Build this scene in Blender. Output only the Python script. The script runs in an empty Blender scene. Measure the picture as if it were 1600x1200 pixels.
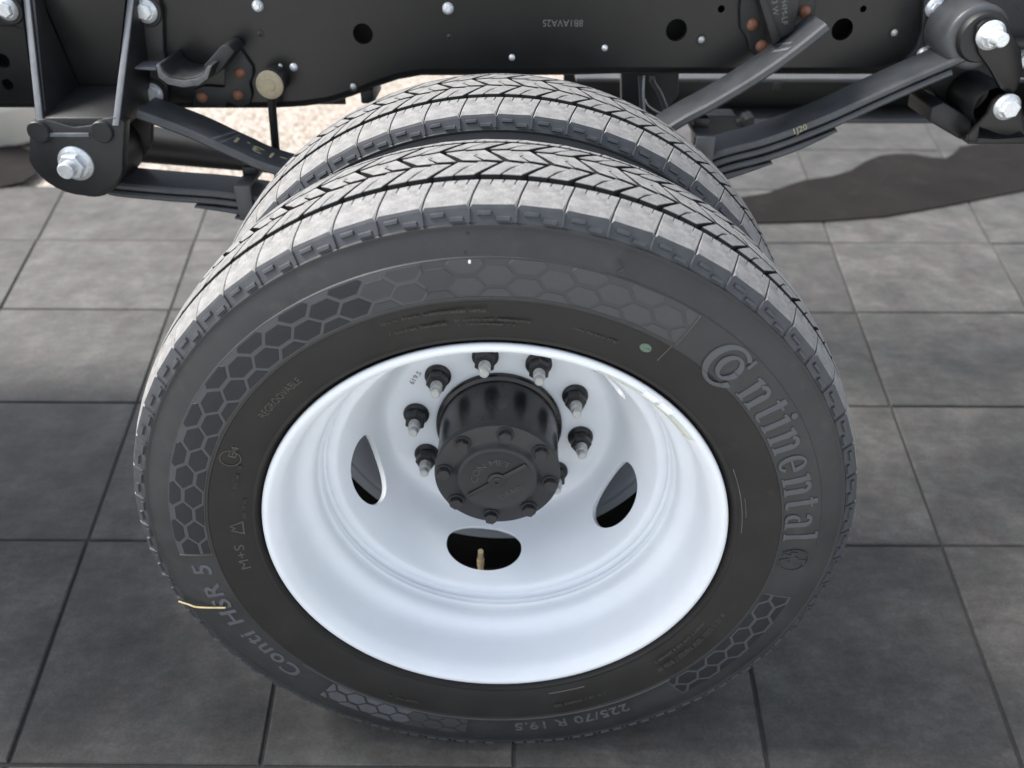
import bpy, bmesh, math, random
from mathutils import Vector, Matrix
import numpy as np
PI = math.pi
R_ = math.radians
random.seed(7)
S = bpy.context.scene
COL = S.collection

# ------------------------------------------------------------------ camera
CAMP = Vector((0.0250, -0.6733, 0.6714))
F_ = Vector((-0.007072, 0.826708, -0.562587)).normalized()
RT = Vector((0.999963, 0.008554, 0.0)).normalized()
UP = RT.cross(F_).normalized()
FPX = 1289.32
cd = bpy.data.cameras.new('camera')
cd.sensor_width = 36.0
cd.lens = 36.0 * FPX / 1600.0
cd.clip_start = 0.02
cd.clip_end = 600.0
cd.dof.use_dof = True
cd.dof.focus_distance = 0.92
cd.dof.aperture_fstop = 4.5
co = bpy.data.objects.new('camera', cd)
COL.objects.link(co)
m3 = Matrix((RT, UP, -F_)).transposed()
co.matrix_world = Matrix.Translation(CAMP) @ m3.to_4x4()
S.camera = co

# ------------------------------------------------------------------ sky, sun, exposure
SUN_EL, SUN_AZ = R_(50), R_(168)      # azimuth measured in the xy plane, direction towards the sun
W = bpy.data.worlds.new('World')
S.world = W
W.use_nodes = True
wn = W.node_tree.nodes
wl = W.node_tree.links
sky = wn.new('ShaderNodeTexSky')
sky.sky_type = 'NISHITA'
sky.sun_disc = False
sky.sun_elevation = SUN_EL
sky.sun_rotation = PI / 2 - SUN_AZ
sky.dust_density = 2.0
sky.ozone_density = 1.0
bg = wn['Background']
bg.inputs['Strength'].default_value = 0.145
hsv = wn.new('ShaderNodeHueSaturation')          # a veiled, paler sky
hsv.inputs['Saturation'].default_value = 0.44
wl.new(sky.outputs[0], hsv.inputs['Color'])
wl.new(hsv.outputs[0], bg.inputs['Color'])
sl = bpy.data.lights.new('sun', 'SUN')
sl.energy = 2.6
sl.angle = R_(22)
sl.color = (1.0, 0.965, 0.92)
so = bpy.data.objects.new('sun', sl)
COL.objects.link(so)
sd = Vector((math.cos(SUN_EL) * math.cos(SUN_AZ), math.cos(SUN_EL) * math.sin(SUN_AZ), math.sin(SUN_EL)))
so.rotation_euler = (-sd).to_track_quat('-Z', 'Y').to_euler()
so.location = sd * 5
S.view_settings.view_transform = 'Standard'
S.view_settings.look = 'None'
S.view_settings.gamma = 1.0
S.view_settings.exposure = 1.22

# ------------------------------------------------------------------ geometry helpers
def at(px, py, y):
    """world point on the vertical plane y (metres) measured from the photograph"""
    d = F_ + RT * ((px - 800) / FPX) + UP * ((600 - py) / FPX)
    t = (y - CAMP.y) / d.y
    return CAMP + d * t
def atxz(px, py, y):
    p = at(px, py, y)
    return (p.x, p.z)
def atz(px, py, z):
    d = F_ + RT * ((px - 800) / FPX) + UP * ((600 - py) / FPX)
    t = (z - CAMP.z) / d.z
    return CAMP + d * t
def P(th, r, y):
    a = R_(th)
    return Vector((r * math.cos(a), y, r * math.sin(a)))

ROOTLOC = {}
def root(name, label, cat, loc, group=None, kind=None):
    o = bpy.data.objects.new(name, None)
    o.empty_display_size = 0.05
    o.location = loc
    COL.objects.link(o)
    tag(o, label, cat, group, kind)
    ROOTLOC[o] = Vector(loc)
    return o
def tag(o, label=None, cat=None, group=None, kind=None):
    if label: o['label'] = label
    if cat: o['category'] = cat
    if group: o['group'] = group
    if kind: o['kind'] = kind
    return o
def adopt(o, parent):
    if parent is not None:
        o.parent = parent
        if parent in ROOTLOC:
            o.matrix_parent_inverse = Matrix.Translation(-ROOTLOC[parent])
    return o
def link(name, me, parent=None, label=None):
    o = bpy.data.objects.new(name, me)
    COL.objects.link(o)
    adopt(o, parent)
    if label: o['label'] = label
    return o
def mesh(name, vs, fs, mat, smooth=True, angle=None, mats=None, fmi=None):
    me = bpy.data.meshes.new(name)
    me.from_pydata([tuple(v) for v in vs], [], fs)
    for m in (mats or [mat]):
        me.materials.append(m)
    if fmi is not None:
        me.polygons.foreach_set('material_index', fmi)
    me.polygons.foreach_set('use_smooth', [smooth] * len(me.polygons))
    me.update()
    if smooth and angle:
        me.set_sharp_from_angle(angle=R_(angle))
    return me
def bm_mesh(name, bm, mat, smooth=True, angle=35):
    bmesh.ops.recalc_face_normals(bm, faces=bm.faces)
    me = bpy.data.meshes.new(name)
    bm.to_mesh(me)
    bm.free()
    me.materials.append(mat)
    me.polygons.foreach_set('use_smooth', [smooth] * len(me.polygons))
    me.update()
    if smooth:
        me.set_sharp_from_angle(angle=R_(angle))
    return me
def lathe_vf(prof, n=96, a0=0.0, a1=360.0, closed=False, cx=0.0, cz=0.0):
    full = abs(a1 - a0) >= 359.9
    vs, fs = [], []
    na = n if full else n + 1
    k = len(prof)
    for i in range(na):
        a = R_(a0 + (a1 - a0) * i / n)
        c, s = math.cos(a), math.sin(a)
        for (y, r) in prof:
            vs.append((cx + r * c, y, cz + r * s))
    for i in range(n):
        j = (i + 1) % na
        for q in range(k if closed else k - 1):
            q2 = (q + 1) % k
            fs.append((i * k + q, i * k + q2, j * k + q2, j * k + q))
    return vs, fs
def lathe(name, prof, mat, parent=None, n=96, closed=False, angle=40, c=(0, 0), a0=0.0, a1=360.0, label=None):
    vs, fs = lathe_vf(prof, n, a0, a1, closed, c[0], c[1])
    return link(name, mesh(name, vs, fs, mat, True, angle), parent, label)
def prism_bm(poly, y0, y1, bev=0.0, seg=2, bm=None):
    """polygon in xz pulled from y0 to y1"""
    b = bmesh.new()
    f = b.faces.new([b.verts.new((x, y0, z)) for x, z in poly])
    g = bmesh.ops.extrude_face_region(b, geom=[f])
    bmesh.ops.translate(b, verts=[v for v in g['geom'] if isinstance(v, bmesh.types.BMVert)], vec=(0, y1 - y0, 0))
    bmesh.ops.recalc_face_normals(b, faces=b.faces)
    if bev > 0:
        bmesh.ops.bevel(b, geom=list(b.edges), offset=bev, segments=seg, affect='EDGES', clamp_overlap=True, profile=0.5)
    if bm is None:
        return b
    tmp = bpy.data.meshes.new('t')
    b.to_mesh(tmp); b.free()
    bm.from_mesh(tmp)
    bpy.data.meshes.remove(tmp)
    return bm
def prism(name, poly, y0, y1, mat, parent=None, bev=0.0, label=None):
    return link(name, bm_mesh(name, prism_bm(poly, y0, y1, bev), mat), parent, label)
def hexbox(name, pts8, mat, parent=None, bev=0.0, label=None):
    """eight corners: bottom loop of four, then top loop of four"""
    b = bmesh.new()
    v = [b.verts.new(p) for p in pts8]
    for q in ((0, 1, 2, 3), (4, 5, 6, 7), (0, 1, 5, 4), (1, 2, 6, 5), (2, 3, 7, 6), (3, 0, 4, 7)):
        b.faces.new([v[i] for i in q])
    bmesh.ops.recalc_face_normals(b, faces=b.faces)
    if bev: bmesh.ops.bevel(b, geom=list(b.edges), offset=bev, segments=2, affect='EDGES', profile=0.5)
    return link(name, bm_mesh(name, b, mat), parent, label)
def box(name, x0, x1, y0, y1, z0, z1, mat, parent=None, bev=0.0, label=None):
    return hexbox(name, [(x0, y0, z0), (x1, y0, z0), (x1, y1, z0), (x0, y1, z0), (x0, y0, z1), (x1, y0, z1), (x1, y1, z1), (x0, y1, z1)], mat, parent, bev, label)
def tube_vf(pts, r, n=10, caps=True):
    vs, fs = [], []
    pts = [Vector(p) for p in pts]
    rr = r if isinstance(r, (list, tuple)) else [r] * len(pts)
    up = Vector((0.13, 0.31, 0.94)).normalized()
    for i, p in enumerate(pts):
        t = (pts[min(i + 1, len(pts) - 1)] - pts[max(i - 1, 0)]).normalized()
        a = t.cross(up).normalized()
        b = t.cross(a)
        for k in range(n):
            w = 2 * PI * k / n
            vs.append(p + (a * math.cos(w) + b * math.sin(w)) * rr[i])
    for i in range(len(pts) - 1):
        for k in range(n):
            k2 = (k + 1) % n
            fs.append((i * n + k, i * n + k2, (i + 1) * n + k2, (i + 1) * n + k))
    if caps:
        fs.append(tuple(range(n))[::-1])
        fs.append(tuple((len(pts) - 1) * n + k for k in range(n)))
    return vs, fs
def tube(name, pts, r, mat, parent=None, n=10, label=None):
    vs, fs = tube_vf(pts, r, n)
    me = mesh(name, vs, fs, mat, True, 40)
    return link(name, me, parent, label)
def smoothpts(pts, n=8):
    """Catmull-Rom through the points"""
    pts = [Vector(p) for p in pts]
    out = []
    for i in range(len(pts) - 1):
        p0, p1, p2, p3 = pts[max(i - 1, 0)], pts[i], pts[i + 1], pts[min(i + 2, len(pts) - 1)]
        for k in range(n):
            t = k / n
            out.append(0.5 * ((2 * p1) + (p2 - p0) * t + (2 * p0 - 5 * p1 + 4 * p2 - p3) * t * t + (3 * p1 - p0 - 3 * p2 + p3) * t ** 3))
    out.append(pts[-1])
    return out

# ------------------------------------------------------------------ materials
class NT:
    def __init__(s, name):
        s.m = bpy.data.materials.new(name)
        s.m.use_nodes = True
        s.t = s.m.node_tree
        s.b = s.t.nodes['Principled BSDF']
        s.tc = s.t.nodes.new('ShaderNodeTexCoord')
    def n(s, typ, **kw):
        q = s.t.nodes.new(typ)
        for k, v in kw.items(): setattr(q, k, v)
        return q
    def l(s, a, b): s.t.links.new(a, b)
    def noise(s, scale, detail=4, rough=0.6, coord='Object', stretch=None):
        q = s.n('ShaderNodeTexNoise')
        q.inputs['Scale'].default_value = scale
        q.inputs['Detail'].default_value = detail
        q.inputs['Roughness'].default_value = rough
        src = s.tc.outputs[coord]
        if stretch:
            mp = s.n('ShaderNodeMapping')
            mp.inputs['Scale'].default_value = stretch
            s.l(src, mp.inputs['Vector'])
            src = mp.outputs[0]
        s.l(src, q.inputs['Vector'])
        return q.outputs['Fac']
    def ramp(s, fac, stops):
        q = s.n('ShaderNodeValToRGB')
        e = q.color_ramp.elements
        while len(e) < len(stops): e.new(0.5)
        for i, (p, c) in enumerate(stops):
            e[i].position = p
            e[i].color = (*c, 1) if len(c) == 3 else c
        s.l(fac, q.inputs['Fac'])
        return q.outputs['Color']
    def mix(s, fac, a, b, typ='MIX'):
        q = s.n('ShaderNodeMix', data_type='RGBA', blend_type=typ)
        for sock, v in ((q.inputs['Factor'], fac), (q.inputs['A'], a), (q.inputs['B'], b)):
            if hasattr(v, 'is_linked'): s.l(v, sock)
            elif isinstance(v, (int, float)): sock.default_value = v
            else: sock.default_value = (*v, 1)
        return q.outputs['Result']
    def rough(s, fac, lo, hi):
        q = s.n('ShaderNodeMapRange')
        q.inputs['To Min'].default_value = lo
        q.inputs['To Max'].default_value = hi
        s.l(fac, q.inputs['Value'])
        s.l(q.outputs[0], s.b.inputs['Roughness'])
    def bump(s, fac, strength, dist=0.001):
        q = s.n('ShaderNodeBump')
        q.inputs['Strength'].default_value = strength
        q.inputs['Distance'].default_value = dist
        s.l(fac, q.inputs['Height'])
        s.l(q.outputs[0], s.b.inputs['Normal'])
    def col(s, c):
        if hasattr(c, 'is_linked'): s.l(c, s.b.inputs['Base Color'])
        else: s.b.inputs['Base Color'].default_value = (*c, 1)
def mat(name, c0, c1, scale=60, rl=0.4, rh=0.6, metal=0.0, bump=0.0, bscale=None, spec=0.5, dist=0.0006, dirt=None, coord='Object'):
    t = NT(name)
    nz = t.noise(scale, coord=coord)
    c = t.ramp(nz, [(0.3, c0), (0.7, c1)])
    if dirt:
        dn = t.noise(dirt[1], 6, 0.75, coord=coord)
        f = t.ramp(dn, [(dirt[2], (0, 0, 0)), (dirt[3], (1, 1, 1))])
        c = t.mix(f, c, dirt[0])
    t.col(c)
    t.rough(nz, rl, rh)
    t.b.inputs['Metallic'].default_value = metal
    t.b.inputs['Specular IOR Level'].default_value = spec
    if bump: t.bump(t.noise(bscale or scale * 6, 5, coord=coord), bump, dist)
    return t.m
M = {}
M['tread'] = mat('dusty_tread_rubber', (0.155, 0.153, 0.149), (0.27, 0.266, 0.26), 70, 0.7, 0.9, bump=0.5, bscale=900, spec=0.35, dirt=((0.36, 0.352, 0.338), 420, 0.52, 0.72))
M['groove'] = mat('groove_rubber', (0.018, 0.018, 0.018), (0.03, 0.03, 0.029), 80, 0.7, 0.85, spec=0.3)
M['shoulder'] = mat('shoulder_rubber', (0.030, 0.033, 0.038), (0.046, 0.05, 0.056), 60, 0.42, 0.6, bump=0.2, bscale=700)
M['wall'] = mat('sidewall_rubber', (0.024, 0.025, 0.0265), (0.036, 0.0375, 0.0395), 14, 0.42, 0.62, bump=0.12, bscale=900, spec=0.32, dirt=((0.052, 0.053, 0.053), 25, 0.55, 0.85))
M['bead'] = mat('brown_bead_rubber', (0.014, 0.0135, 0.013), (0.0215, 0.0205, 0.0195), 22, 0.5, 0.7, bump=0.15, bscale=800, spec=0.28, dirt=((0.036, 0.032, 0.028), 40, 0.6, 0.85))
M['smoothhex'] = mat('smooth_mould_rubber', (0.012, 0.0135, 0.0165), (0.017, 0.019, 0.0225), 30, 0.5, 0.62, spec=0.3)
M['letter'] = mat('hatched_letter_rubber', (0.062, 0.066, 0.074), (0.085, 0.09, 0.10), 60, 0.55, 0.7, bump=0.3, bscale=1200)
def hatch(name, c0, c1):
    t = NT(name)
    w = t.n('ShaderNodeTexWave')
    w.inputs['Scale'].default_value = 420
    w.inputs['Distortion'].default_value = 0.6
    w.bands_direction = 'DIAGONAL'
    t.l(t.tc.outputs['Object'], w.inputs['Vector'])
    nz = t.noise(30)
    t.col(t.mix(nz, c0, c1))
    t.bump(w.outputs['Fac'], 0.35, 0.0004)
    t.b.inputs['Roughness'].default_value = 0.55
    return t.m
M['hatch'] = hatch('hatched_band_rubber', (0.042, 0.046, 0.052), (0.054, 0.058, 0.065))
M['bigletter'] = hatch('light_hatched_letter_rubber', (0.054, 0.058, 0.064), (0.068, 0.073, 0.08))
M['hatch3'] = hatch('mid_hatched_band_rubber', (0.034, 0.036, 0.040), (0.044, 0.047, 0.051))
M['hatch2'] = hatch('dark_hatched_band_rubber', (0.026, 0.0275, 0.031), (0.034, 0.036, 0.04))
M['rim'] = mat('silver_white_wheel_paint', (0.70, 0.735, 0.775), (0.75, 0.785, 0.825), 9, 0.36, 0.5, bump=0.06, bscale=300, dirt=((0.40, 0.385, 0.36), 120, 0.68, 0.8))
M['hub'] = mat('black_hub_casting', (0.015, 0.015, 0.0162), (0.023, 0.023, 0.0245), 40, 0.42, 0.55, bump=0.35, bscale=420)
M['hubgloss'] = mat('black_hub_paint', (0.006, 0.006, 0.0065), (0.011, 0.011, 0.0115), 20, 0.2, 0.32, bump=0.1, bscale=150, dirt=((0.10, 0.05, 0.02), 30, 0.72, 0.8))
M['nut'] = mat('black_nut', (0.012, 0.012, 0.013), (0.022, 0.022, 0.023), 60, 0.35, 0.5)
M['stud'] = mat('grey_plated_stud', (0.42, 0.43, 0.42), (0.55, 0.56, 0.55), 200, 0.35, 0.5, metal=0.3)
M['zinc'] = mat('zinc_flake_bolt', (0.62, 0.65, 0.66), (0.80, 0.83, 0.84), 220, 0.28, 0.46, metal=0.45, bump=0.15, bscale=600)
M['frame'] = mat('black_frame_paint', (0.0085, 0.0084, 0.0084), (0.0145, 0.0142, 0.014), 7, 0.24, 0.4, bump=0.08, bscale=260, spec=0.36, dirt=((0.034, 0.033, 0.031), 60, 0.6, 0.9))
M['cast'] = mat('black_cast_bracket', (0.012, 0.0125, 0.0135), (0.019, 0.0198, 0.021), 40, 0.4, 0.55, bump=0.5, bscale=380, dist=0.001, dirt=((0.06, 0.058, 0.055), 140, 0.62, 0.85))
M['edge'] = mat('edge_highlight_and_scratch_grey', (0.12, 0.128, 0.14), (0.17, 0.18, 0.195), 60, 0.4, 0.6, bump=0.3, bscale=300)  # edge highlight put into the colour; also serves the scratches
M['lip'] = mat('pale_grey_lip', (0.09, 0.092, 0.096), (0.15, 0.152, 0.156), 90, 0.45, 0.6, bump=0.4, bscale=350)  # paler grey for the saddle's front lip and the scuffs
M['spring'] = mat('black_spring_leaf_paint', (0.046, 0.05, 0.054), (0.072, 0.077, 0.082), 30, 0.34, 0.5, bump=0.3, bscale=350, dirt=((0.09, 0.095, 0.10), 200, 0.6, 0.85))
M['black'] = mat('black_plastic', (0.008, 0.008, 0.009), (0.014, 0.014, 0.015), 20, 0.4, 0.6)
M['flange'] = mat('lit_flange_grey', (0.085, 0.09, 0.095), (0.115, 0.12, 0.127), 12, 0.35, 0.5)  # paler than the web, standing in for light on the flanges
M['tank'] = mat('grey_black_tank_paint', (0.05, 0.054, 0.06), (0.07, 0.075, 0.08), 8, 0.3, 0.4)
M['rust'] = mat('rusty_rivet', (0.16, 0.07, 0.04), (0.28, 0.13, 0.075), 160, 0.6, 0.8, bump=0.4, bscale=500)
M['brass'] = mat('aged_brass', (0.26, 0.225, 0.15), (0.36, 0.31, 0.22), 150, 0.35, 0.5, metal=0.3)
M['valve'] = mat('bright_brass', (0.72, 0.55, 0.30), (0.85, 0.68, 0.42), 200, 0.3, 0.4, metal=0.2)
M['yellow'] = mat('yellow_paint_marker', (0.36, 0.34, 0.19), (0.48, 0.45, 0.27), 300, 0.6, 0.8)
M['straw'] = mat('dry_straw', (0.40, 0.32, 0.15), (0.58, 0.48, 0.27), 250, 0.55, 0.7)
M['cream'] = mat('cream_paint', (0.62, 0.60, 0.54), (0.70, 0.68, 0.62), 8, 0.35, 0.5, bump=0.05, bscale=80)
M['sticker'] = mat('pale_label_film', (0.60, 0.62, 0.53), (0.66, 0.68, 0.60), 60, 0.22, 0.35)
M['white'] = mat('white_label', (0.80, 0.82, 0.80), (0.84, 0.86, 0.84), 120, 0.3, 0.4)
M['green'] = mat('green_paint_dot', (0.075, 0.12, 0.09), (0.11, 0.16, 0.12), 300, 0.6, 0.7)
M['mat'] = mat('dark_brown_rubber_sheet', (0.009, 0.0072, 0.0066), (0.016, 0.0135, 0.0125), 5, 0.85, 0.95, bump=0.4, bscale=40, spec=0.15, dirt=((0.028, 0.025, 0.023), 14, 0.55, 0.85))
M['stamp'] = mat('worn_stamp_edges', (0.10, 0.10, 0.10), (0.16, 0.16, 0.16), 300, 0.5, 0.6)
M['embossed'] = mat('lit_edge_letter_rubber', (0.045, 0.041, 0.037), (0.068, 0.062, 0.055), 300, 0.45, 0.6)  # paler tone paints the lit edges of the raised letters

def tile_mat():
    t = NT('weathered_concrete_tile')
    oi = t.n('ShaderNodeObjectInfo')
    co2 = t.n('ShaderNodeVectorMath', operation='MULTIPLY_ADD')
    cmb = t.n('ShaderNodeCombineXYZ')
    mul = t.n('ShaderNodeMath', operation='MULTIPLY')
    mul.inputs[1].default_value = 37.0
    t.l(oi.outputs['Random'], mul.inputs[0])
    t.l(mul.outputs[0], cmb.inputs['Z'])
    co2.inputs[1].default_value = (1, 1, 1)
    t.l(t.tc.outputs['Object'], co2.inputs[0])
    t.l(cmb.outputs[0], co2.inputs[2])
    def nz(scale, det, ro, st=(1, 1, 1)):
        q = t.n('ShaderNodeTexNoise')
        q.inputs['Scale'].default_value = scale
        q.inputs['Detail'].default_value = det
        q.inputs['Roughness'].default_value = ro
        mp = t.n('ShaderNodeMapping')
        mp.inputs['Scale'].default_value = st
        t.l(co2.outputs[0], mp.inputs['Vector'])
        t.l(mp.outputs[0], q.inputs['Vector'])
        return q.outputs['Fac']
    a = nz(9, 9, 0.74)
    b = nz(34, 7, 0.72, (0.6, 1.8, 1))
    c = nz(260, 3, 0.65)
    h = nz(13, 4, 0.6)
    col = t.ramp(a, [(0.30, (0.046, 0.0435, 0.041)), (0.5, (0.083, 0.079, 0.074)), (0.70, (0.134, 0.129, 0.121))])
    col = t.mix(0.6, col, t.ramp(h, [(0.35, (0.47, 0.51, 0.49)), (0.5, (0.5, 0.5, 0.5)), (0.65, (0.54, 0.49, 0.49))]), 'OVERLAY')
    col = t.mix(0.7, col, t.ramp(b, [(0.3, (0.28, 0.27, 0.27)), (0.55, (0.5, 0.5, 0.49)), (0.75, (0.68, 0.68, 0.66))]), 'OVERLAY')
    col = t.mix(0.6, col, t.ramp(c, [(0.3, (0.32, 0.32, 0.32)), (0.7, (0.66, 0.66, 0.65))]), 'OVERLAY')
    v = t.n('ShaderNodeMapRange')
    v.inputs['To Min'].default_value = 0.74
    v.inputs['To Max'].default_value = 1.0
    t.l(oi.outputs['Random'], v.inputs['Value'])
    col = t.mix(1.0, col, v.outputs[0], 'MULTIPLY')
    t.col(col)
    t.rough(b, 0.55, 0.8)
    t.bump(b, 0.45, 0.002)
    return t.m
M['tile'] = tile_mat()
M['grout'] = mat('dark_joint_sand', (0.036, 0.0345, 0.033), (0.052, 0.05, 0.048), 60, 0.85, 0.95, bump=0.5)
def gravel_mat():
    t = NT('beige_gravel')
    v = t.n('ShaderNodeTexVoronoi')
    v.inputs['Scale'].default_value = 85
    t.l(t.tc.outputs['Object'], v.inputs['Vector'])
    hs = t.n('ShaderNodeSeparateColor')
    t.l(v.outputs['Color'], hs.inputs[0])
    col = t.ramp(hs.outputs[0], [(0.0, (0.22, 0.175, 0.135)), (0.35, (0.38, 0.325, 0.27)), (0.65, (0.47, 0.42, 0.36)), (1.0, (0.56, 0.53, 0.48))])
    d = t.ramp(v.outputs['Distance'], [(0.4, (1, 1, 1)), (0.85, (0.55, 0.5, 0.44))])
    t.col(t.mix(1.0, col, d, 'MULTIPLY'))
    inv = t.n('ShaderNodeMath', operation='SUBTRACT')
    inv.inputs[0].default_value = 1.0
    t.l(v.outputs['Distance'], inv.inputs[1])
    t.bump(inv.outputs[0], 0.8, 0.006)
    t.b.inputs['Roughness'].default_value = 0.85
    return t.m
M['gravel'] = gravel_mat()
M['ground'] = mat('pale_yard_concrete', (0.54, 0.53, 0.50), (0.66, 0.65, 0.61), 4, 0.8, 0.95, bump=0.4, bscale=80)

# ------------------------------------------------------------------ setting: yard ground, gravel, tiles
GZ = -0.39
def sheet(name, pts, z, m, label=None):
    me = mesh(name, [(x, y, z) for x, y in pts], [tuple(range(len(pts)))], m, False)
    o = link(name, me)
    tag(o, label, None, None, 'structure')
    return o
sheet('ground', [(-250, -250), (250, -250), (250, 250), (-250, 250)], GZ - 0.030, M['ground'], 'pale concrete yard ground reaching away around the tiled floor')
sheet('gravel', [(-6, 2.13), (0.62, 2.13), (0.62, 9), (-6, 9)], GZ - 0.022, M['gravel'], 'bright beige gravel seen under the truck frame')
sheet('paving', [(-2.6, -0.465), (4.2, -0.465), (4.2, 5.2), (0.63, 5.2), (0.63, 2.12), (-2.6, 2.12)], GZ - 0.0045, M['grout'], 'grey paving of large weathered square tiles')
paving = bpy.data.objects['paving']
YR = [-0.46, -0.04, 0.384, 0.807, 1.229, 1.66, 2.10, 2.53, 2.98, 3.45, 3.95, 4.5]
def colx(i, y):                               # the joints fan out a little towards the back
    x0 = -0.680 + 0.351 * i
    x1 = -0.890 + 0.450 * i
    return x0 + (x1 - x0) * (y - 0.024) / (1.216 - 0.024)
for j in range(len(YR) - 1):
    ya, yb = YR[j], YR[j + 1]
    for i in range(-5, 9):
        g = 0.0026
        cx = colx(i + 0.5, (ya + yb) / 2)
        if yb > 2.2 and cx < 0.55: continue
        if cx < -2.4 or cx > 3.9: continue
        if yb < 0 and abs(cx) > 1.6: continue
        q = [(colx(i, ya) + g, ya + g), (colx(i + 1, ya) - g, ya + g), (colx(i + 1, yb) - g, yb - g), (colx(i, yb) + g, yb - g)]
        cy = (ya + yb) / 2
        dz = random.uniform(-0.0012, 0.0012)
        tx, ty = random.uniform(-0.003, 0.003), random.uniform(-0.003, 0.003)
        k = 0.0022
        vs, fs = [], []
        for (zz, ins) in ((GZ - 0.009, 0), (GZ - 0.0025, 0), (GZ, k)):
            for (x, y) in q:
                sx = ins if x < cx else -ins
                sy = ins if y < cy else -ins
                X, Y = x + sx - cx, y + sy - cy
                vs.append((X, Y, zz - GZ + (dz + tx * X + ty * Y if zz > GZ - 0.008 else 0)))
        for a in (0, 4):
            for e in range(4):
                fs.append((a + e, a + (e + 1) % 4, a + 4 + (e + 1) % 4, a + 4 + e))
        fs.append((8, 9, 10, 11))
        o = link('tile', mesh('tile', vs, fs, M['tile'], False))
        o.location = (cx, cy, GZ)
        o.parent = paving

# ------------------------------------------------------------------ tyre geometry
YM = 0.0915                                   # middle plane of the outer wheel
DD = 0.267                                    # distance between the two wheels
NP = 60                                       # tread pitches
PITCH = 360.0 / NP
WALL = [(0.0060, 0.2590), (0.0040, 0.2625), (0.0012, 0.2642), (-0.0025, 0.2660), (-0.0052, 0.2672), (-0.0056, 0.2690), (-0.0052, 0.2705), (-0.0068, 0.2740), (-0.0095, 0.2830),
        (-0.0122, 0.2960), (-0.0140, 0.3080), (-0.0147, 0.3140), (-0.0156, 0.3150), (-0.0159, 0.3165), (-0.0153, 0.3180), (-0.0160, 0.3300), (-0.0160, 0.3420), (-0.0148, 0.3530),
        (-0.0141, 0.3565), (-0.0126, 0.3575), (-0.0112, 0.3640), (-0.0082, 0.3735), (-0.0052, 0.3806), (-0.0056, 0.3818), (-0.0060, 0.3838), (-0.0048, 0.3850), (-0.0026, 0.3858)]
def wally(r):
    for (y0, r0), (y1, r1) in zip(WALL, WALL[1:]):
        if r0 <= r <= r1:
            return y0 + (y1 - y0) * (r - r0) / max(r1 - r0, 1e-6)
    return WALL[-1][0]
HALF = 0.0900
GR = 0.3925                                   # radius of the groove floor
def crown(y):
    q = abs(y - YM) / HALF
    return 0.4125 - 0.0140 * q ** 2.3
def carcass_profile():
    left = WALL + [(-0.0006, 0.3880), (0.0035, 0.3915), (0.012, GR)]
    right = [(2 * YM - y, r) for y, r in reversed(left)]
    return left + right
def carcass_mesh():
    prof = carcass_profile()
    n = 240
    vs, fs = lathe_vf(prof, n, closed=False)
    fmi = []
    k = len(prof)
    for i in range(n):
        for q in range(k - 1):
            y = (prof[q][0] + prof[q + 1][0]) / 2
            r = (prof[q][1] + prof[q + 1][1]) / 2
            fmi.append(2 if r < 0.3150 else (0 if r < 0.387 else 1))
    return mesh('tyre', vs, fs, None, True, 30, mats=[M['wall'], M['groove'], M['bead']], fmi=fmi)

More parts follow.
